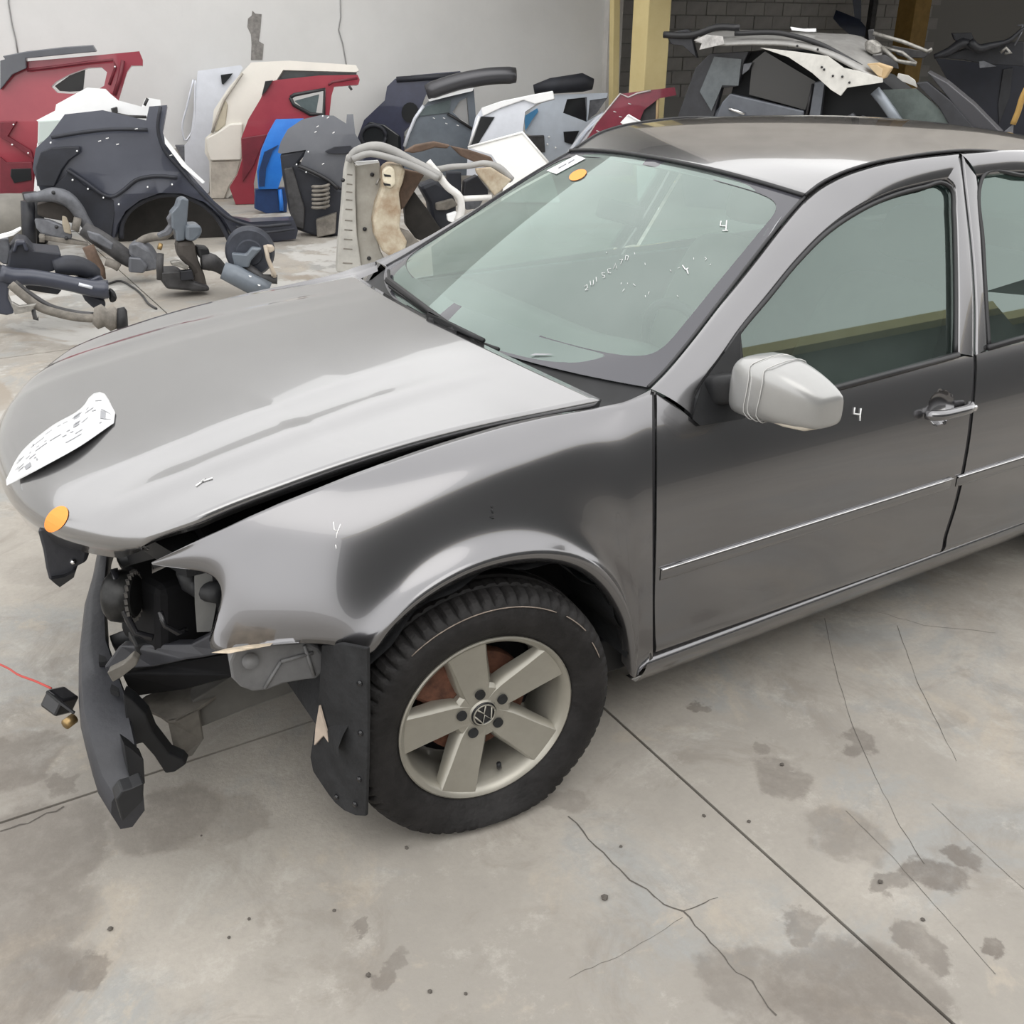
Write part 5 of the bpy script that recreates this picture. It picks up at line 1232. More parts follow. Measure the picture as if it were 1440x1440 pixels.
def post(px0, px1, Y, label, m_, tilt=0, h=4.95, name='yellow_post'):
    a, b = oy(px0, 60, Y), oy(px1, 60, Y); w = (b-a).length*.92; c = (a+b)/2
    e = empty(name, (c.x, c.y, 0)); tag(e, label, 'post')
    if tilt: R_ = rotm(0, tilt, 0)
    else: R_ = rotm(0, 0, 0)
    z0 = c.z
    V, F = box_vf((0, 0, 0), (w, w*.9, h)); V = [R_ @ (Vector(v)+Vector((0, 0, h/2-z0))) + Vector((c.x, c.y, z0)) for v in V]
    mn = min(v.z for v in V); V = [v - Vector((0, 0, mn)) for v in V]
    mesh('shaft', V, F, m_, e, smooth=False, bevel=.01)
    bb = min(V, key=lambda v: v.z); cx_ = sum(v.x for v in V if v.z < .2)/4; cy_ = sum(v.y for v in V if v.z < .2)/4
    box('base_plate', (cx_, cy_, .012), (w*1.8, w*1.8, .024), m_, e, bevel=.003)
    return e
post(897, 931, 7.1, 'thick cream yellow square post in front of the shed wall', YEL)
post(859, 869, 8.3, 'thin yellow pole leaning beside the corner of the white wall', YEL, tilt=-2.6)
post(1266, 1290, 11.6, 'dull ochre post deep inside the shed, behind the wrecked car', YELD)
post(1217, 1224, 11.9, 'thin dark conduit pole inside the shed, left of the ochre post', IRON, name='conduit_pole')

o = box('trim_2', (15.4, 5.42, 3.85), (21.2, .14, 2.9), mat('fascia_concrete', (.36, .335, .305), .85, var=.15, vscale=1.5), bevel=0); tag(o, 'concrete fascia along the front of the shed canopy', 'fascia', kind='structure')
# ================================================================== wrecked car with a torn roof piled on it
pl = Plane(1150, Y=4.6, turn=-8)
WB = mat('wreck_steel_blue', (.105, .115, .135), .4, .3, .3, var=.15); WBD = mat('wreck_dark', (.022, .023, .028), .5, var=.3)
wk = thing('wrecked_car', pl, 'stripped grey blue car body under the shed, carrying a torn roof sheet', 'car', None, (1150, 300))
# cabin volume behind the visible side
def below(pts, py=520): return pts
chunk('body_side', pl, C4([(120, 690), (360, 640), (480, 505), (955, 615), (960, 690), (1500, 700), (2300, 900), (2300, 2400), (100, 2400)]), WB, wk, out=.0, depth=1.5, bevel=.03)
chunk('rear_quarter', pl, C4([(350, 250), (600, 235), (570, 300), (545, 400), (520, 460), (425, 465), (365, 690), (330, 800), (110, 800), (150, 640), (190, 530), (260, 340)]), WBD, wk, out=.03, depth=.12)
chunk('rear_quarter_glass', pl, C4([(380, 268), (552, 285), (532, 452), (430, 450), (362, 612), (288, 490)]), mat('wreck_glass', (.11, .125, .135), .2, var=.15), wk, out=.05, depth=.015, bevel=0)
chunk('torn_strip', pl, C4([(565, 315), (620, 305), (600, 350), (555, 385)]), IRONG, wk, out=.06, depth=.02, bevel=.004)
dr = chunk('rear_door', pl, C4([(480, 500), (950, 612), (942, 800), (360, 800), (375, 690), (425, 560)]), WB, wk, out=.04, depth=.08, bevel=.015)
chunk('door_glass', pl, C4([(620, 300), (700, 235), (1020, 425), (955, 605), (600, 508)]), mat('wreck_side_glass', (.045, .045, .045), .2), wk, out=.0, depth=.02, bevel=0)
rod('door_handle', pl, C4([(472, 598), (520, 612), (572, 632)]), .016, CHROME, dr, out=.07)
chunk('b_pillar', pl, C4([(1015, 430), (1080, 418), (1030, 800), (955, 800)]), WB, wk, out=.03, depth=.10)
rod('b_pillar_seal', pl, C4([(1005, 440), (950, 700)]), .012, SEAL, wk, out=.04)
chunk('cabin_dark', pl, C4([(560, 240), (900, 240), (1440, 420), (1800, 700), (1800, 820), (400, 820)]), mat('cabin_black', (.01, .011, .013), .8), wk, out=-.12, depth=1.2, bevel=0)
rod('a_pillar', pl, C5([(360, 655), (420, 730), (470, 800), (560, 930)]), .045, mat('wreck_pillar_light', (.24, .265, .30), .4, .3), wk, out=.04)
chunk('windscreen', pl, C5([(405, 650), (660, 640), (800, 760), (950, 920), (950, 1000), (580, 1000), (560, 915)]), mat('wreck_screen', (.10, .12, .115), .15, var=.2), wk, out=-.05, depth=.02, bevel=0)
chunk('screen_frame', pl, C5([(655, 600), (740, 590), (900, 720), (1090, 940), (1090, 1010), (960, 1010), (820, 770)]), WBD, wk, out=-.03, depth=.10)
chunk('far_fender', pl, C5([(740, 520), (880, 595), (1080, 760), (1290, 975), (1290, 1050), (1080, 1020), (900, 720)]), mat('wreck_fender_grey', (.045, .045, .052), .45, .2, .3), wk, out=-.06, depth=.4)
rod('seat_frame', pl, C5([(170, 850), (200, 830), (230, 870), (270, 850), (330, 870)]), .02, IRONG, wk, out=-.04)
# roof sheet resting on it
rf = thing('roof_sheet', pl, 'torn silver roof sheet with white underside, lying on the wrecked car', 'sheet metal', None, (1130, 300))
rf.location.z = 1.25
A_ = [pl(*p, .25) for p in C4([(262, 165), (420, 185), (600, 180), (900, 195), (1080, 240), (1290, 345), (1440, 420)])]
B_ = [pl(*p, -.9) for p in C4([(330, 118), (500, 100), (640, 100), (830, 112), (1100, 120), (1330, 150), (1440, 240)])]
a_, b_ = cr([tuple(p) for p in A_], 30), cr([tuple(p) for p in B_], 30)
grid('top_skin', [[Vector(p).lerp(Vector(q), v/10)+Vector((0, 0, .03*math.sin(math.pi*v/10))) for v in range(11)] for p, q in zip(a_, b_)], mat('roof_dull_silver', (.30, .295, .285), .45, .3, .2, var=.15), rf, solid=.02)
chunk('torn_underside', pl, C4([(670, 212), (880, 235), (1100, 265), (1200, 340), (1290, 358), (1445, 405), (1445, 432), (1220, 465), (1180, 517), (1120, 480), (1000, 372), (850, 272)]), mat('torn_white', (.62, .61, .575), .6, var=.12, vscale=9), rf, out=.26, depth=.04, bevel=.006)
rod('roof_gasket', pl, C4([(510, 122), (810, 122), (930, 150), (1060, 195), (1200, 270), (1330, 345)]), .022, SEAL, rf, out=.10, smoothn=22)
rod('gasket_rear', pl, C4([(60, 130), (250, 130), (400, 82), (540, 88)]), .03, SEAL, rf, out=.0, smoothn=14)
chunk('rear_lip', pl, C4([(60, 120), (200, 95), (260, 130), (240, 165), (270, 280), (180, 200), (110, 190)]), WBD, rf, out=-.02, depth=.08)
chunk('jagged_edge', pl, C4([(250, 165), (330, 130), (430, 140), (440, 190), (330, 215), (285, 225), (300, 185)]), mat('jag_grey', (.45, .44, .43), .5, var=.3, vscale=20), rf, out=.27, depth=.03, bevel=.003)
chunk('white_scraps', pl, C4([(860, 80), (940, 92), (1020, 90), (1020, 112), (960, 112), (870, 102)]), WHITEP, rf, out=-.5, depth=.05, bevel=.003)
for p in C4([(1060, 335), (1130, 390), (1235, 432), (1075, 350), (1190, 395), (905, 200), (1035, 222)]): tube('rivet_hole', [pl(*p, .255), pl(*p, .272)], .010, SEAL, rf, n=8)
# wiper linkage and foam block on the roof sheet
pl2 = Plane(1250, Y=4.3, turn=-8)
t = thing('wiper_linkage', pl2, 'tangled metal wiper linkage with grey brackets on top of the torn roof sheet', 'car part', None, (1255, 300)); t.location.z = 1.35
rod('long_rod', pl2, C5([(350, 240), (560, 300), (740, 372), (775, 355)]), .016, METAL, t, out=.0)
rod('short_rod', pl2, C5([(410, 340), (520, 440), (660, 465)]), .018, METAL, t, out=.03); rod('short_rod', pl2, C5([(430, 345), (560, 380), (660, 460)]), .014, METAL, t, out=.0)
chunk('motor', pl2, C5([(280, 300), (340, 280), (400, 320), (420, 380), (340, 400), (290, 370)]), METAL, t, out=.06, depth=.12, bevel=.03)
chunk('bracket', pl2, C5([(310, 215), (350, 210), (360, 330), (320, 320)]), IRON, t, out=.0, depth=.05)
chunk('mount_plate', pl2, C5([(250, 410), (440, 395), (520, 440), (530, 500), (480, 490), (300, 440)]), IRON, t, out=.04, depth=.05)
chunk('lower_bracket', pl2, C5([(480, 330), (760, 380), (720, 420), (600, 420), (520, 400)]), IRON, t, out=-.05, depth=.05)
chunk('torn_corner', pl2, C5([(530, 530), (600, 545), (650, 580), (668, 635), (640, 620), (560, 590), (520, 560)]), mat('torn_white', (.6, .6, .57), .6), t, out=.04, depth=.03, bevel=.003)
pl2 = Plane(1238, Y=4.05, turn=-8)
t = thing('foam_block', pl2, 'tan foam block wedged under the metal linkage on the torn roof', 'foam', None, (1238, 300)); t.location.z = 1.3
chunk('block', pl2, C5([(300, 462), (380, 455), (485, 488), (440, 560), (425, 572), (385, 555)]), TAN, t, out=.05, depth=.12, bevel=.01)
chunk('cut_face', pl2, C5([(308, 470), (375, 468), (420, 500), (410, 555), (380, 545)]), mat('foam_light', (.56, .43, .27), .9, var=.1), t, out=.055, depth=.02, bevel=.003)
pl2 = Plane(1200, Y=9.5, turn=0); t = thing('fender_scrap', pl2, 'dark navy curved fender scrap hanging above the torn roof sheet', 'car panel', None, (1195, 300))
sheet_panel('skin', pl2, C5([(80, 72), (130, 90), (250, 140), (300, 200), (290, 265), (180, 250), (110, 190), (60, 130)]), mat('scrap_navy', (.012, .018, .04), .4, var=.2), t, bulge=.04, thick=.03)
chunk('hanging_strap', pl2, C5([(200, 0), (265, -60), (262, 150), (215, 130)]), mat('scrap_navy', (.012, .018, .04), .4), t, out=-.02, depth=.03, bevel=0)
rod('support_rod', pl2, C5([(190, 250), (190, 900), (190, 1400)]), .03, IRON, t, out=-.05)
# dark heap at the right end of the shed
pl3 = Plane(1390, Y=6.2, turn=10)
t = thing('engine_cradle', pl3, 'heap-topping black subframe with twisted arms at the right end of the shed', 'car part', None, (1390, 330)); t.location.z = .9
rod('arm', pl3, C5([(790, 410), (900, 370), (1000, 310), (1090, 350)]), [.03, .05, .06, .04], WBD, t, smoothn=10)
rod('arm', pl3, C5([(1050, 300), (1110, 350), (1200, 330), (1320, 300), (1440, 200)]), [.05, .05, .035, .03, .02], WBD, t, out=.05, smoothn=14)
chunk('bracket', pl3, C5([(920, 240), (1060, 235), (1080, 290), (1010, 310), (940, 290)]), WBD, t, out=-.2, depth=.12)
chunk('web_plate', pl3, C5([(820, 420), (1100, 330), (1440, 300), (1440, 480), (1120, 460), (1000, 430)]), mat('heap_black', (.012, .013, .018), .5, var=.4), t, out=-.1, depth=.25)
rod('light_link', pl3, C5([(1270, 380), (1310, 345), (1345, 385), (1300, 385)]), .02, METAL, t, out=.08); rod('light_link', pl3, C5([(1395, 185), (1430, 180), (1420, 240), (1370, 330)]), .012, IRONG, t, out=.05)
chunk('pale_clip', pl3, C5([(1115, 445), (1150, 440), (1240, 480), (1120, 492)]), IRONG, t, out=.05, depth=.03, bevel=.002)
pl3 = Plane(1400, Y=6.8, turn=6); t = thing('van_shell', pl3, 'black van shell standing deep in shade at the right edge', 'car panel', None, (1400, 330))
sheet_panel('outer_skin', pl3, C5([(800, 420), (1000, 440), (1290, 470), (1700, 430), (1700, 1700), (1290, 1700), (1050, 1000), (900, 600)]), mat('heap_navy', (.010, .012, .022), .5, var=.2), t, bulge=.03, thick=.08)
chunk('door_edge', pl3, C5([(1290, 500), (1360, 490), (1340, 700), (1260, 900), (1250, 760)]), WBD, t, out=.06, depth=.05)
pl3 = Plane(1430, Y=2.7, turn=0); t = thing('yellow_strap', pl3, 'frayed ochre strap with a pale metal end at the right edge, behind the grey roof', 'strap', None, (1425, 330))
rod('strap', pl3, C5([(1460, 640), (1430, 700), (1400, 800), (1360, 900)]), .022, YELD, t, smoothn=10)
chunk('metal_end', pl3, C5([(1365, 895), (1360, 970), (1330, 1400), (1240, 1400), (1280, 965)]), IRONG, t, depth=.03)
# ================================================================== cut-off cream front end
pl = Plane(540, 392, turn=6)
t = thing('front_end_section', pl, 'rusty cream cut-off car front end with strut tower, standing behind the windscreen', 'car part', None, (560, 380))
chunk('inner_wing', pl, C1([(165, 235), (330, 205), (345, 330), (330, 500), (300, 640), (340, 780), (400, 900), (220, 935), (190, 700), (180, 400)]), BEIGEG, t, out=.0, depth=.05, bevel=.012)
chunk('flanged_edge', pl, C1([(130, 180), (160, 170), (180, 250), (180, 420), (190, 680), (225, 935), (60, 915), (70, 740), (95, 480), (110, 280)]), mat('weathered_white', (.40, .39, .36), .7, var=.12, vscale=9), t, out=.06, depth=.12, bevel=.012)
for y_ in (290, 350, 400, 450, 510, 580, 640, 700, 760, 850): chunk('spot_weld_notch', pl, C1([(100+(850-y_)*.05, y_), (160, y_+4), (160, y_+12), (98+(850-y_)*.05, y_+8)]), DUSTI, t, out=.062, depth=.01, bevel=0)
rod('upper_rail', pl, C1([(135, 215), (165, 160), (230, 130), (320, 118), (420, 150), (520, 205), (640, 265), (720, 310)]), [.02, .028, .032, .032, .032, .032, .03, .028], mat('rail_grey_white', (.30, .295, .285), .6, var=.1, vscale=8), t, out=.10, n=8, smoothn=26)
rod('upper_rail_flange', pl, C1([(160, 200), (250, 165), (400, 190), (540, 240), (700, 320)]), .022, mat('rail_grey_white', (.5, .5, .48), .6), t, out=.14, smoothn=20)
chunk('white_channel', pl, C1([(170, 215), (325, 205), (330, 220), (190, 238)]), WHITEP, t, out=.06, depth=.03, bevel=.004)
chunk('strut_tower', pl, C1([(350, 260), (390, 228), (460, 235), (500, 260), (480, 350), (455, 410), (470, 520), (460, 640), (510, 720), (480, 830), (420, 830), (350, 780), (300, 680), (290, 590), (310, 480), (345, 390)]), RUSTY, t, out=.12, depth=.16, bevel=.03)
chunk('tower_bracket', pl, C1([(350, 265), (400, 235), (430, 260), (435, 360), (395, 390), (355, 345)]), mat('bracket_cream', (.66, .60, .47), .6, var=.15, vscale=10), t, out=.15, depth=.06, bevel=.02)
for c in [(382, 300), (380, 357)]: chunk('bolt_slot', pl, C1([(c[0]-24, c[1]-8), (c[0]+20, c[1]-2), (c[0]+24, c[1]+10), (c[0]-18, c[1]+8)]), SEAL, t, out=.153, depth=.02, bevel=0)
chunk('wheelhouse_panel', pl, C1([(440, 250), (620, 290), (560, 390), (490, 500), (470, 520), (455, 410), (480, 350)]), OXIDE, t, out=.02, depth=.05)
chunk('dark_wheelhouse', pl, C1([(490, 500), (550, 400), (640, 520), (720, 640), (640, 730), (560, 700), (500, 620)]), mat('wheelhouse_dark', (.02, .018, .016), .9), t, out=-.05, depth=.10)
chunk('lower_arm', pl, C1([(460, 640), (520, 660), (600, 740), (640, 745), (600, 780), (500, 770), (520, 830), (440, 900), (400, 850)]), DUSTI, t, out=.10, depth=.08)
rod('front_brace', pl, C1([(640, 210), (700, 290), (760, 370), (840, 440), (850, 520), (830, 590)]), [.02, .026, .026, .026, .026, .03], mat('brace_white', (.66, .65, .63), .5, var=.1), t, out=.08, smoothn=24)
rod('cross_brace', pl, C1([(840, 450), (920, 445), (1040, 440)]), .020, mat('brace_white', (.66, .65, .63), .5), t, out=.06)
rod('upper_cross_rail', pl, C1([(690, 265), (800, 245), (900, 240), (1000, 225), (1080, 250), (1170, 330)]), [.022, .02, .02, .022, .028, .024], mat('rail_grey_white', (.5, .5, .48), .6), t, out=.0, smoothn=20)
chunk('lamp_mount', pl, C1([(940, 260), (1040, 250), (1120, 300), (1170, 330), (1100, 400), (1060, 430), (1010, 360), (950, 290)]), RUSTY, t, out=.05, depth=.05, bevel=.01)
chunk('rusted_top_panel', pl, C1([(490, 150), (560, 110), (680, 88), (780, 110), (760, 130), (680, 125), (600, 150), (540, 160)]), OXIDE, t, out=-.2, depth=.06)
chunk('rusted_top_panel', pl, C1([(780, 115), (900, 140), (1040, 185), (1080, 260), (1130, 310), (1040, 250), (940, 220), (850, 180)]), OXIDE, t, out=-.10, depth=.06)
chunk('radiator_frame', pl, C1([(760, 280), (850, 280), (850, 420), (790, 400), (760, 330)]), NAVYD, t, out=-.12, depth=.06)
chunk('fan_housing', pl, C1([(870, 340), (950, 300), (1020, 390), (1020, 430), (860, 430)]), mat('heap_black', (.012, .013, .018), .5), t, out=-.10, depth=.08)
chunk('engine_lump', pl, C1([(580, 370), (680, 330), (760, 380), (820, 460), (820, 600), (740, 680), (660, 600), (640, 480)]), NAVYD, t, out=-.15, depth=.15, bevel=.03)
chunk('dull_cover', pl, C1([(690, 480), (800, 450), (830, 490), (760, 520), (690, 520)]), DUSTI, t, out=-.10, depth=.08)
chunk('white_fitting', pl, C1([(760, 550), (820, 530), (850, 570), (800, 600), (765, 590)]), WHITEP, t, out=.06, depth=.05)
chunk('grille_slats', pl, C1([(870, 460), (990, 455), (960, 510), (880, 520)]), IRONG, t, out=-.05, depth=.04)
rod('splayed_wire', pl, C1([(330, 320), (318, 345), (310, 360)]), .008, METAL, t, out=.05)
for c in [(238, 640), (265, 825), (285, 295), (100, 330), (345, 168), (160, 170)]: tube('drain_hole', [pl(*C1([c])[0], .002+.1*(c[0] < 180 or c[1] < 200)), pl(*C1([c])[0], .012+.1*(c[0] < 180 or c[1] < 200))], .014, SEAL, t, n=9)

# ================================================================== suspension scrap lying on the yard
pl = Plane(18, 345, turn=0); t = thing('dusty_drum', pl, 'dusty grey-brown barrel-like tank with black rim at the left edge', 'car part', None, (12, 345))
P = []
rings = []
c0 = pl(-30, 300); rr_ = (pl(-30, 262)-pl(-30, 335)).length/2; c0.z = rr_+.002
for u_, k_ in [(-.35, .8), (-.30, .95), (0, 1.0), (.22, 1.0), (.33, .97), (.36, .90)]:
    rings.append([c0 + pl.U*u_ + Vector((0, 0, rr_*k_*math.cos(a))) + pl.N*(rr_*k_*math.sin(a)) for a in [i*math.pi/14 for i in range(28)]])
V, F = loft_vf(rings); mesh('tank', V, F, mat('drum_dust', (.20, .19, .17), .9, var=.12, vscale=8), t, autosmooth=50)
e_ = c0 + pl.U*.33
rings = [[c0 + pl.U*u_ + Vector((0, 0, rr_*k_*math.cos(a))) + pl.N*(rr_*k_*math.sin(a)) for a in [i*math.pi/14 for i in range(28)]] for u_, k_ in [(.33, 1.0), (.345, 1.02), (.43, 1.02), (.45, .96)]]
V, F = loft_vf(rings); mesh('black_rim', V, F, BLACK, t, autosmooth=50)

pl = Plane(90, 366, turn=0); t = thing('control_arm_carrier', pl, 'curved grey suspension carrier with pressed plates, topmost of the scrap pile', 'car part', None, (85, 350))
rod('arched_beam', pl, C6([(240, 130), (400, 110), (520, 95), (640, 130), (740, 230), (800, 330), (860, 420)]), [.03, .035, .05, .055, .05, .045, .04], IRONG, t, out=.05, n=8, smoothn=24)
chunk('top_plate', pl, C6([(390, 100), (480, 45), (580, 40), (600, 110), (560, 170), (420, 160)]), IRONG, t, out=.07, depth=.08, bevel=.015)
chunk('shadow_cup', pl, C6([(360, 190), (480, 160), (620, 200), (720, 290), (700, 370), (560, 340), (440, 320), (360, 290)]), mat('cup_shadow_brown', (.045, .038, .032), .7, var=.3), t, out=.0, depth=.10)  # shadowed hollow of the carrier, painted as a dark brown piece
chunk('pressed_plate', pl, C6([(330, 330), (480, 340), (600, 390), (700, 480), (690, 530), (560, 520), (400, 480), (350, 420)]), IRONG, t, out=.09, depth=.06, bevel=.015)
chunk('tan_tab', pl, C6([(600, 300), (640, 310), (680, 400), (690, 480), (620, 460), (600, 380)]), mat('tab_tan', (.30, .26, .20), .7, var=.2), t, out=.11, depth=.03)
chunk('lower_rail', pl, C6([(370, 500), (440, 490), (640, 520), (860, 570), (840, 590), (640, 570), (460, 540), (390, 530)]), DUSTI, t, out=.10, depth=.08)
rod('bushing', pl, C6([(700, 370), (770, 390)]), .05, DUSTI, t, out=.10, n=12)
rod('bushing', pl, C6([(380, 510), (430, 515)]), .03, DUSTI, t, out=.11, n=10)
rod('support_leg', pl, C6([(270, 160), (280, 400), (290, 600)]), .05, mat('heap_black', (.012, .013, .018), .5), t, out=-.05)
for p in C6([(515, 75), (545, 405), (640, 515)]): tube('mount_hole', [pl(*p, .105), pl(*p, .118)], .014, SEAL, t, n=9)

pl = Plane(190, 395, turn=-12); t = thing('trailing_arm', pl, 'long dull steel trailing arm running diagonally through the scrap pile', 'car part', None, (175, 390))
rod('arm_beam', pl, C6([(800, 420), (960, 520), (1080, 600), (1200, 690), (1320, 760)]), [.05, .06, .06, .06, .05], IRON, t, out=.0, n=8, smoothn=16)
chunk('arm_plate', pl, C6([(830, 440), (960, 480), (1090, 570), (1080, 640), (960, 580), (860, 520)]), IRONG, t, out=.06, depth=.05, bevel=.01)
chunk('saddle', pl, C7([(0, 500), (90, 490), (180, 545), (230, 640), (250, 720), (120, 740), (60, 640), (0, 590)]), IRONG, t, out=.08, depth=.16, bevel=.03)
chunk('saddle_inner', pl, C7([(0, 610), (110, 620), (170, 690), (130, 750), (0, 740)]), GREYB, t, out=.10, depth=.08, bevel=.015)
rod('ribbed_hose', pl, C7([(60, 510), (140, 460), (210, 440), (300, 430), (380, 370)]), [.022, .028, .03, .03, .028], DUSTI, t, out=.0, smoothn=18)
rod('brown_strut', pl, C6([(850, 590), (900, 700), (960, 820), (970, 920)]), .04, OXIDE, t, out=.08)
rod('axle_stub', pl, C6([(1020, 740), (1100, 770), (1150, 800)]), .03, DUSTI, t, out=.08)

pl = Plane(70, 452, turn=0); t = thing('radiator_crossmember', pl, 'dark navy radiator crossmember with boxy towers at the lower left of the scrap pile', 'car part', None, (70, 430))
chunk('box_tower', pl, C6([(90, 650), (170, 540), (260, 560), (330, 640), (480, 650), (590, 660), (580, 780), (520, 830), (440, 850), (60, 850), (80, 740)]), NAVYD, t, out=.10, depth=.25, bevel=.03)
chunk('tower_handle', pl, C6([(150, 540), (240, 540), (280, 640), (240, 640), (220, 580), (170, 590), (150, 650), (120, 650)]), NAVY, t, out=.12, depth=.06, bevel=.01)
rod('front_rail', pl, C6([(0, 850), (100, 880), (300, 890), (560, 930), (760, 970), (900, 1000), (1040, 1010)]), [.05, .05, .045, .045, .045, .05, .055], NAVY, t, out=.20, n=8, smoothn=24)
rod('rail_glint', pl, C6([(760, 958), (890, 992)]), .010, SILV, t, out=.245)  # highlight along the rail, built as a thin silver rod
rod('rear_rail', pl, C6([(520, 800), (640, 780), (800, 800), (900, 860), (850, 930), (740, 950)]), [.05, .06, .06, .05, .04, .04], NAVYD, t, out=.10, smoothn=20)
chunk('end_bracket', pl, C6([(800, 940), (960, 870), (1040, 980), (1060, 1100), (1000, 1110), (880, 1060), (780, 1030)]), NAVY, t, out=.16, depth=.14, bevel=.02)
chunk('end_rubber', pl, C6([(1060, 1010), (1130, 1060), (1130, 1130), (1060, 1150)]), BLACK, t, out=.14, depth=.10, bevel=.02)
chunk('lower_block', pl, C6([(780, 1040), (1020, 1110), (1020, 1200), (920, 1210), (820, 1120)]), NAVYD, t, out=.12, depth=.12, bevel=.02)
chunk('corner_plate', pl, C6([(-60, 800), (60, 850), (90, 960), (80, 1100), (140, 1240), (60, 1260), (-60, 1240)]), NAVY, t, out=.22, depth=.18, bevel=.02)
chunk('side_bracket', pl, C6([(-60, 520), (80, 520), (100, 640), (80, 760), (40, 770), (-60, 700)]), IRONG, t, out=.05, depth=.12)
chunk('white_splash', pl, C6([(-10, 490), (100, 460), (200, 410), (210, 430), (130, 490), (0, 525)]), WHITEP, t, out=.10, depth=.04, bevel=.005)
chunk('under_pan', pl, C6([(230, 950), (450, 980), (600, 1010), (560, 1060), (400, 1040), (260, 1010)]), mat('heap_black', (.012, .013, .018), .5), t, out=.10, depth=.10)

pl = Plane(110, 478, turn=-6); t = thing('drive_shaft', pl, 'dusty drive shaft with ribbed boot end, lowest of the scrap pile', 'car part', None, (120, 455))
rod('shaft', pl, C6([(100, 960), (240, 1080), (380, 1180), (560, 1240), (760, 1280), (960, 1290)]), .024, DUSTI, t, out=.10, smoothn=24)
rod('second_shaft', pl, C6([(140, 940), (300, 1060), (480, 1170), (700, 1230), (900, 1255)]), .016, IRON, t, out=.05, smoothn=20)
rod('boot', pl, C6([(900, 1260), (960, 1270), (1020, 1280), (1080, 1290), (1140, 1300)]), [.045, .07, .05, .07, .05], DUSTI, t, out=.10, n=14)
rod('joint_end', pl, C6([(1130, 1295), (1200, 1300), (1230, 1300)]), [.06, .07, .05], BLACK, t, out=.10, n=14)
chunk('heat_shield', pl, C6([(110, 1130), (180, 1170), (350, 1150), (300, 1220), (140, 1250)]), METAL, t, out=.18, depth=.03, bevel=.004)
rod('brake_hose', pl, C6([(320, 1200), (340, 1290), (370, 1290)]), .012, IRON, t, out=.14)

pl = Plane(260, 414, turn=8); t = thing('steering_knuckle', pl, 'upright grey steering knuckle with strut on a rusty base, standing inside the navy wheel arch', 'car part', None, (260, 410))
chunk('upright_blade', pl, C7([(430, 125), (470, 110), (515, 125), (505, 250), (500, 330), (480, 470), (410, 480), (400, 390), (370, 370), (365, 240), (410, 190)]), GREYBL, t, out=.06, depth=.10, bevel=.02)
chunk('knuckle_boss', pl, C7([(490, 340), (600, 335), (630, 370), (620, 430), (560, 480), (490, 470)]), GREYBL, t, out=.10, depth=.14, bevel=.03)
chunk('blade_edge', pl, C7([(370, 230), (330, 290), (350, 340), (310, 390), (250, 420), (260, 450), (360, 420), (385, 380)]), IRONG, t, out=.04, depth=.05, bevel=.008)
chunk('brown_body', pl, C7([(410, 480), (560, 470), (600, 640), (650, 760), (680, 880), (560, 890), (560, 760), (520, 700), (430, 620)]), mat('body_brown', (.060, .052, .046), .75, var=.25, vscale=8), t, out=.06, depth=.14, bevel=.03)
chunk('base_block', pl, C7([(270, 740), (440, 730), (560, 820), (690, 860), (690, 900), (560, 900), (330, 880), (280, 810)]), IRON, t, out=.10, depth=.20, bevel=.02)
chunk('black_socket', pl, C7([(445, 730), (540, 720), (560, 800), (450, 810)]), mat('heap_black', (.012, .013, .018), .5), t, out=.125, depth=.05, bevel=.004)
chunk('bright_bracket', pl, C7([(360, 650), (430, 640), (520, 690), (500, 720), (420, 690), (370, 680)]), METAL, t, out=.12, depth=.04, bevel=.006)
rod('stud', pl, C7([(275, 580), (270, 690), (272, 800)]), .022, IRON, t, out=.08)
rod('brass_ring', pl, C7([(255, 515), (285, 525)]), .022, mat('brass', (.32, .22, .10), .4, .8), t, out=.08)
chunk('side_lug', pl, C7([(580, 520), (680, 530), (700, 600), (690, 640), (600, 620)]), BLACK, t, out=.06, depth=.10, bevel=.015)
rod('ball_joint', pl, C7([(620, 650), (700, 650), (780, 700), (820, 740)]), [.05, .06, .045, .03], IRON, t, out=.04, smoothn=8, n=10)

pl = Plane(352, 418, turn=-4); t = thing('strut_with_drum', pl, 'steel blue strut tube with round brake drum at the right end of the scrap pile', 'car part', None, (345, 412))
rings = []
cc = pl(*C7([(1030, 560)])[0], -.05); R0 = .155; cc.z = max(cc.z, R0)
for u_, k_ in [(-.05, .86), (-.04, 1.0), (.02, 1.0), (.05, .9), (.05, .55), (.06, .5)]:
    rings.append([cc + pl.N*u_ + pl.U*(R0*k_*math.cos(a)) + Vector((0, 0, R0*k_*math.sin(a))) for a in [i*math.pi/16 for i in range(32)]])
V, F = loft_vf(rings); mesh('brake_drum', V, F, mat('drum_dark', (.045, .05, .065), .5, .3, var=.3), t, autosmooth=40)
rod('strut_tube', pl, C7([(800, 720), (900, 760), (1050, 840), (1180, 920)]), [.055, .065, .065, .065], GREYBL, t, out=.14, n=12)
chunk('knuckle_plate', pl, C7([(870, 580), (990, 590), (1040, 530), (1130, 540), (1040, 640), (1020, 700), (900, 700)]), GREYBL, t, out=.10, depth=.06, bevel=.012)
rod('tie_rod', pl, C7([(1160, 510), (1180, 620), (1220, 720), (1240, 780)]), .014, mat('tie_tan', (.42, .36, .29), .6), t, out=.08)
chunk('tie_end', pl, C7([(1160, 510), (1220, 515), (1240, 555), (1190, 580)]), mat('tie_tan', (.42, .36, .29), .6), t, out=.09, depth=.05, bevel=.01)
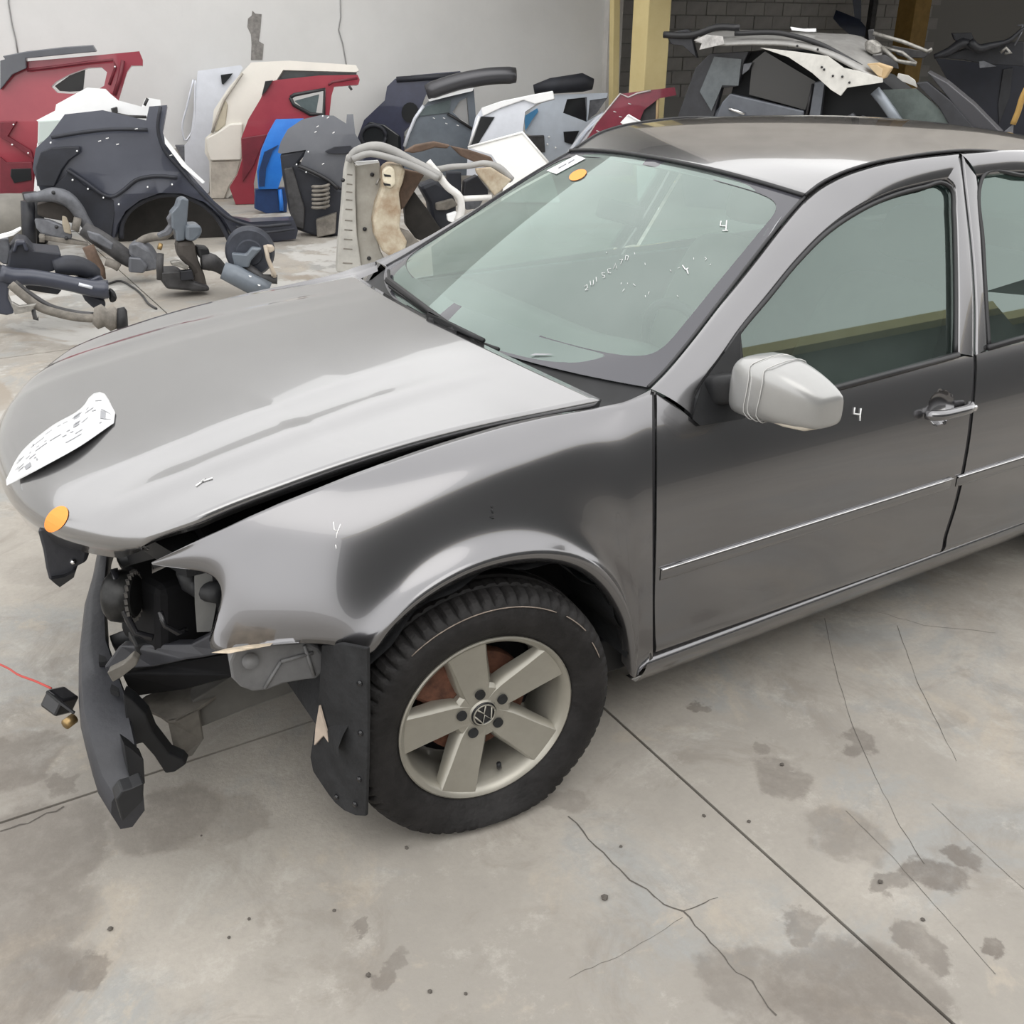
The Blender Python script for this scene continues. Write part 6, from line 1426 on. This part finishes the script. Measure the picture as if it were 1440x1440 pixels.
chunk('tie_end', pl, C7([(1200, 740), (1250, 740), (1250, 780), (1210, 780)]), mat('tie_tan', (.42, .36, .29), .6), t, out=.09, depth=.05, bevel=.01)
rod('lower_link', pl, C7([(1000, 690), (1130, 790), (1260, 800)]), .03, IRON, t, out=.06)
for p in C7([(1030, 770), (1105, 845)]): chunk('paint_fleck', pl, [(p[0]-2, p[1]-1), (p[0]+2, p[1]), (p[0]+1.5, p[1]+1.5), (p[0]-1, p[1]+1)], WHITEP, t, out=.208 if p[1] > 382 else .11, depth=.004, bevel=0)
pl = Plane(185, 432); cb_ = [oz(*p, .008) for p in [(150, 400), (165, 395), (185, 403), (200, 415), (210, 428), (220, 434)]]
o = tube('brake_line', [Vector(p) for p in cr([tuple(p) for p in cb_], 20)], .007, IRON, n=6); tag(o, 'thin bent brake line lying loose on the concrete', 'pipe')

# drain grate set in the floor at the left
gz = [oz(*p, .004) for p in [(-40, 600), (24, 594), (24, 620), (14, 632), (-40, 638)]]
t = empty('drain_grate', oz(0, 615)); tag(t, 'small steel drain grate let into the floor at the left edge', 'grate')
prism('pit', [oz(*p, .003) for p in [(-30, 600), (24, 596), (20, 634), (-30, 640)]], (0, 0, -.002), BLACK, t)
GR = mat('grate_steel', (.42, .42, .40), .6, .3, var=.2)
for a, b in [((-30, 598), (26, 593)), ((-30, 628), (18, 627)), ((24, 596), (20, 622)), ((2, 600), (18, 626)), ((-18, 602), (-4, 630)), ((-30, 639), (16, 637))]:
    A, B = oz(*a, .014), oz(*b, .014); tube('grate_bar', [A, B], .012, GR, t, n=6)

# ================================================================== the workshop across the yard, behind the viewer (seen in the car's reflections)
V, F = box_vf((13.0, -8.2, 2.6), (32, .3, 5.2)); o = mesh('wall_front', V, F, mat('workshop_dark_wall', (.095, .10, .10), .8, var=.15), smooth=False); tag(o, 'dark workshop front across the yard', 'wall', kind='structure')
o = box('trim_1', (13.0, -7.95, 5.2), (32, .2, .14), YEL, bevel=0); tag(o, 'yellow painted beam along the workshop eave', 'beam', kind='structure')
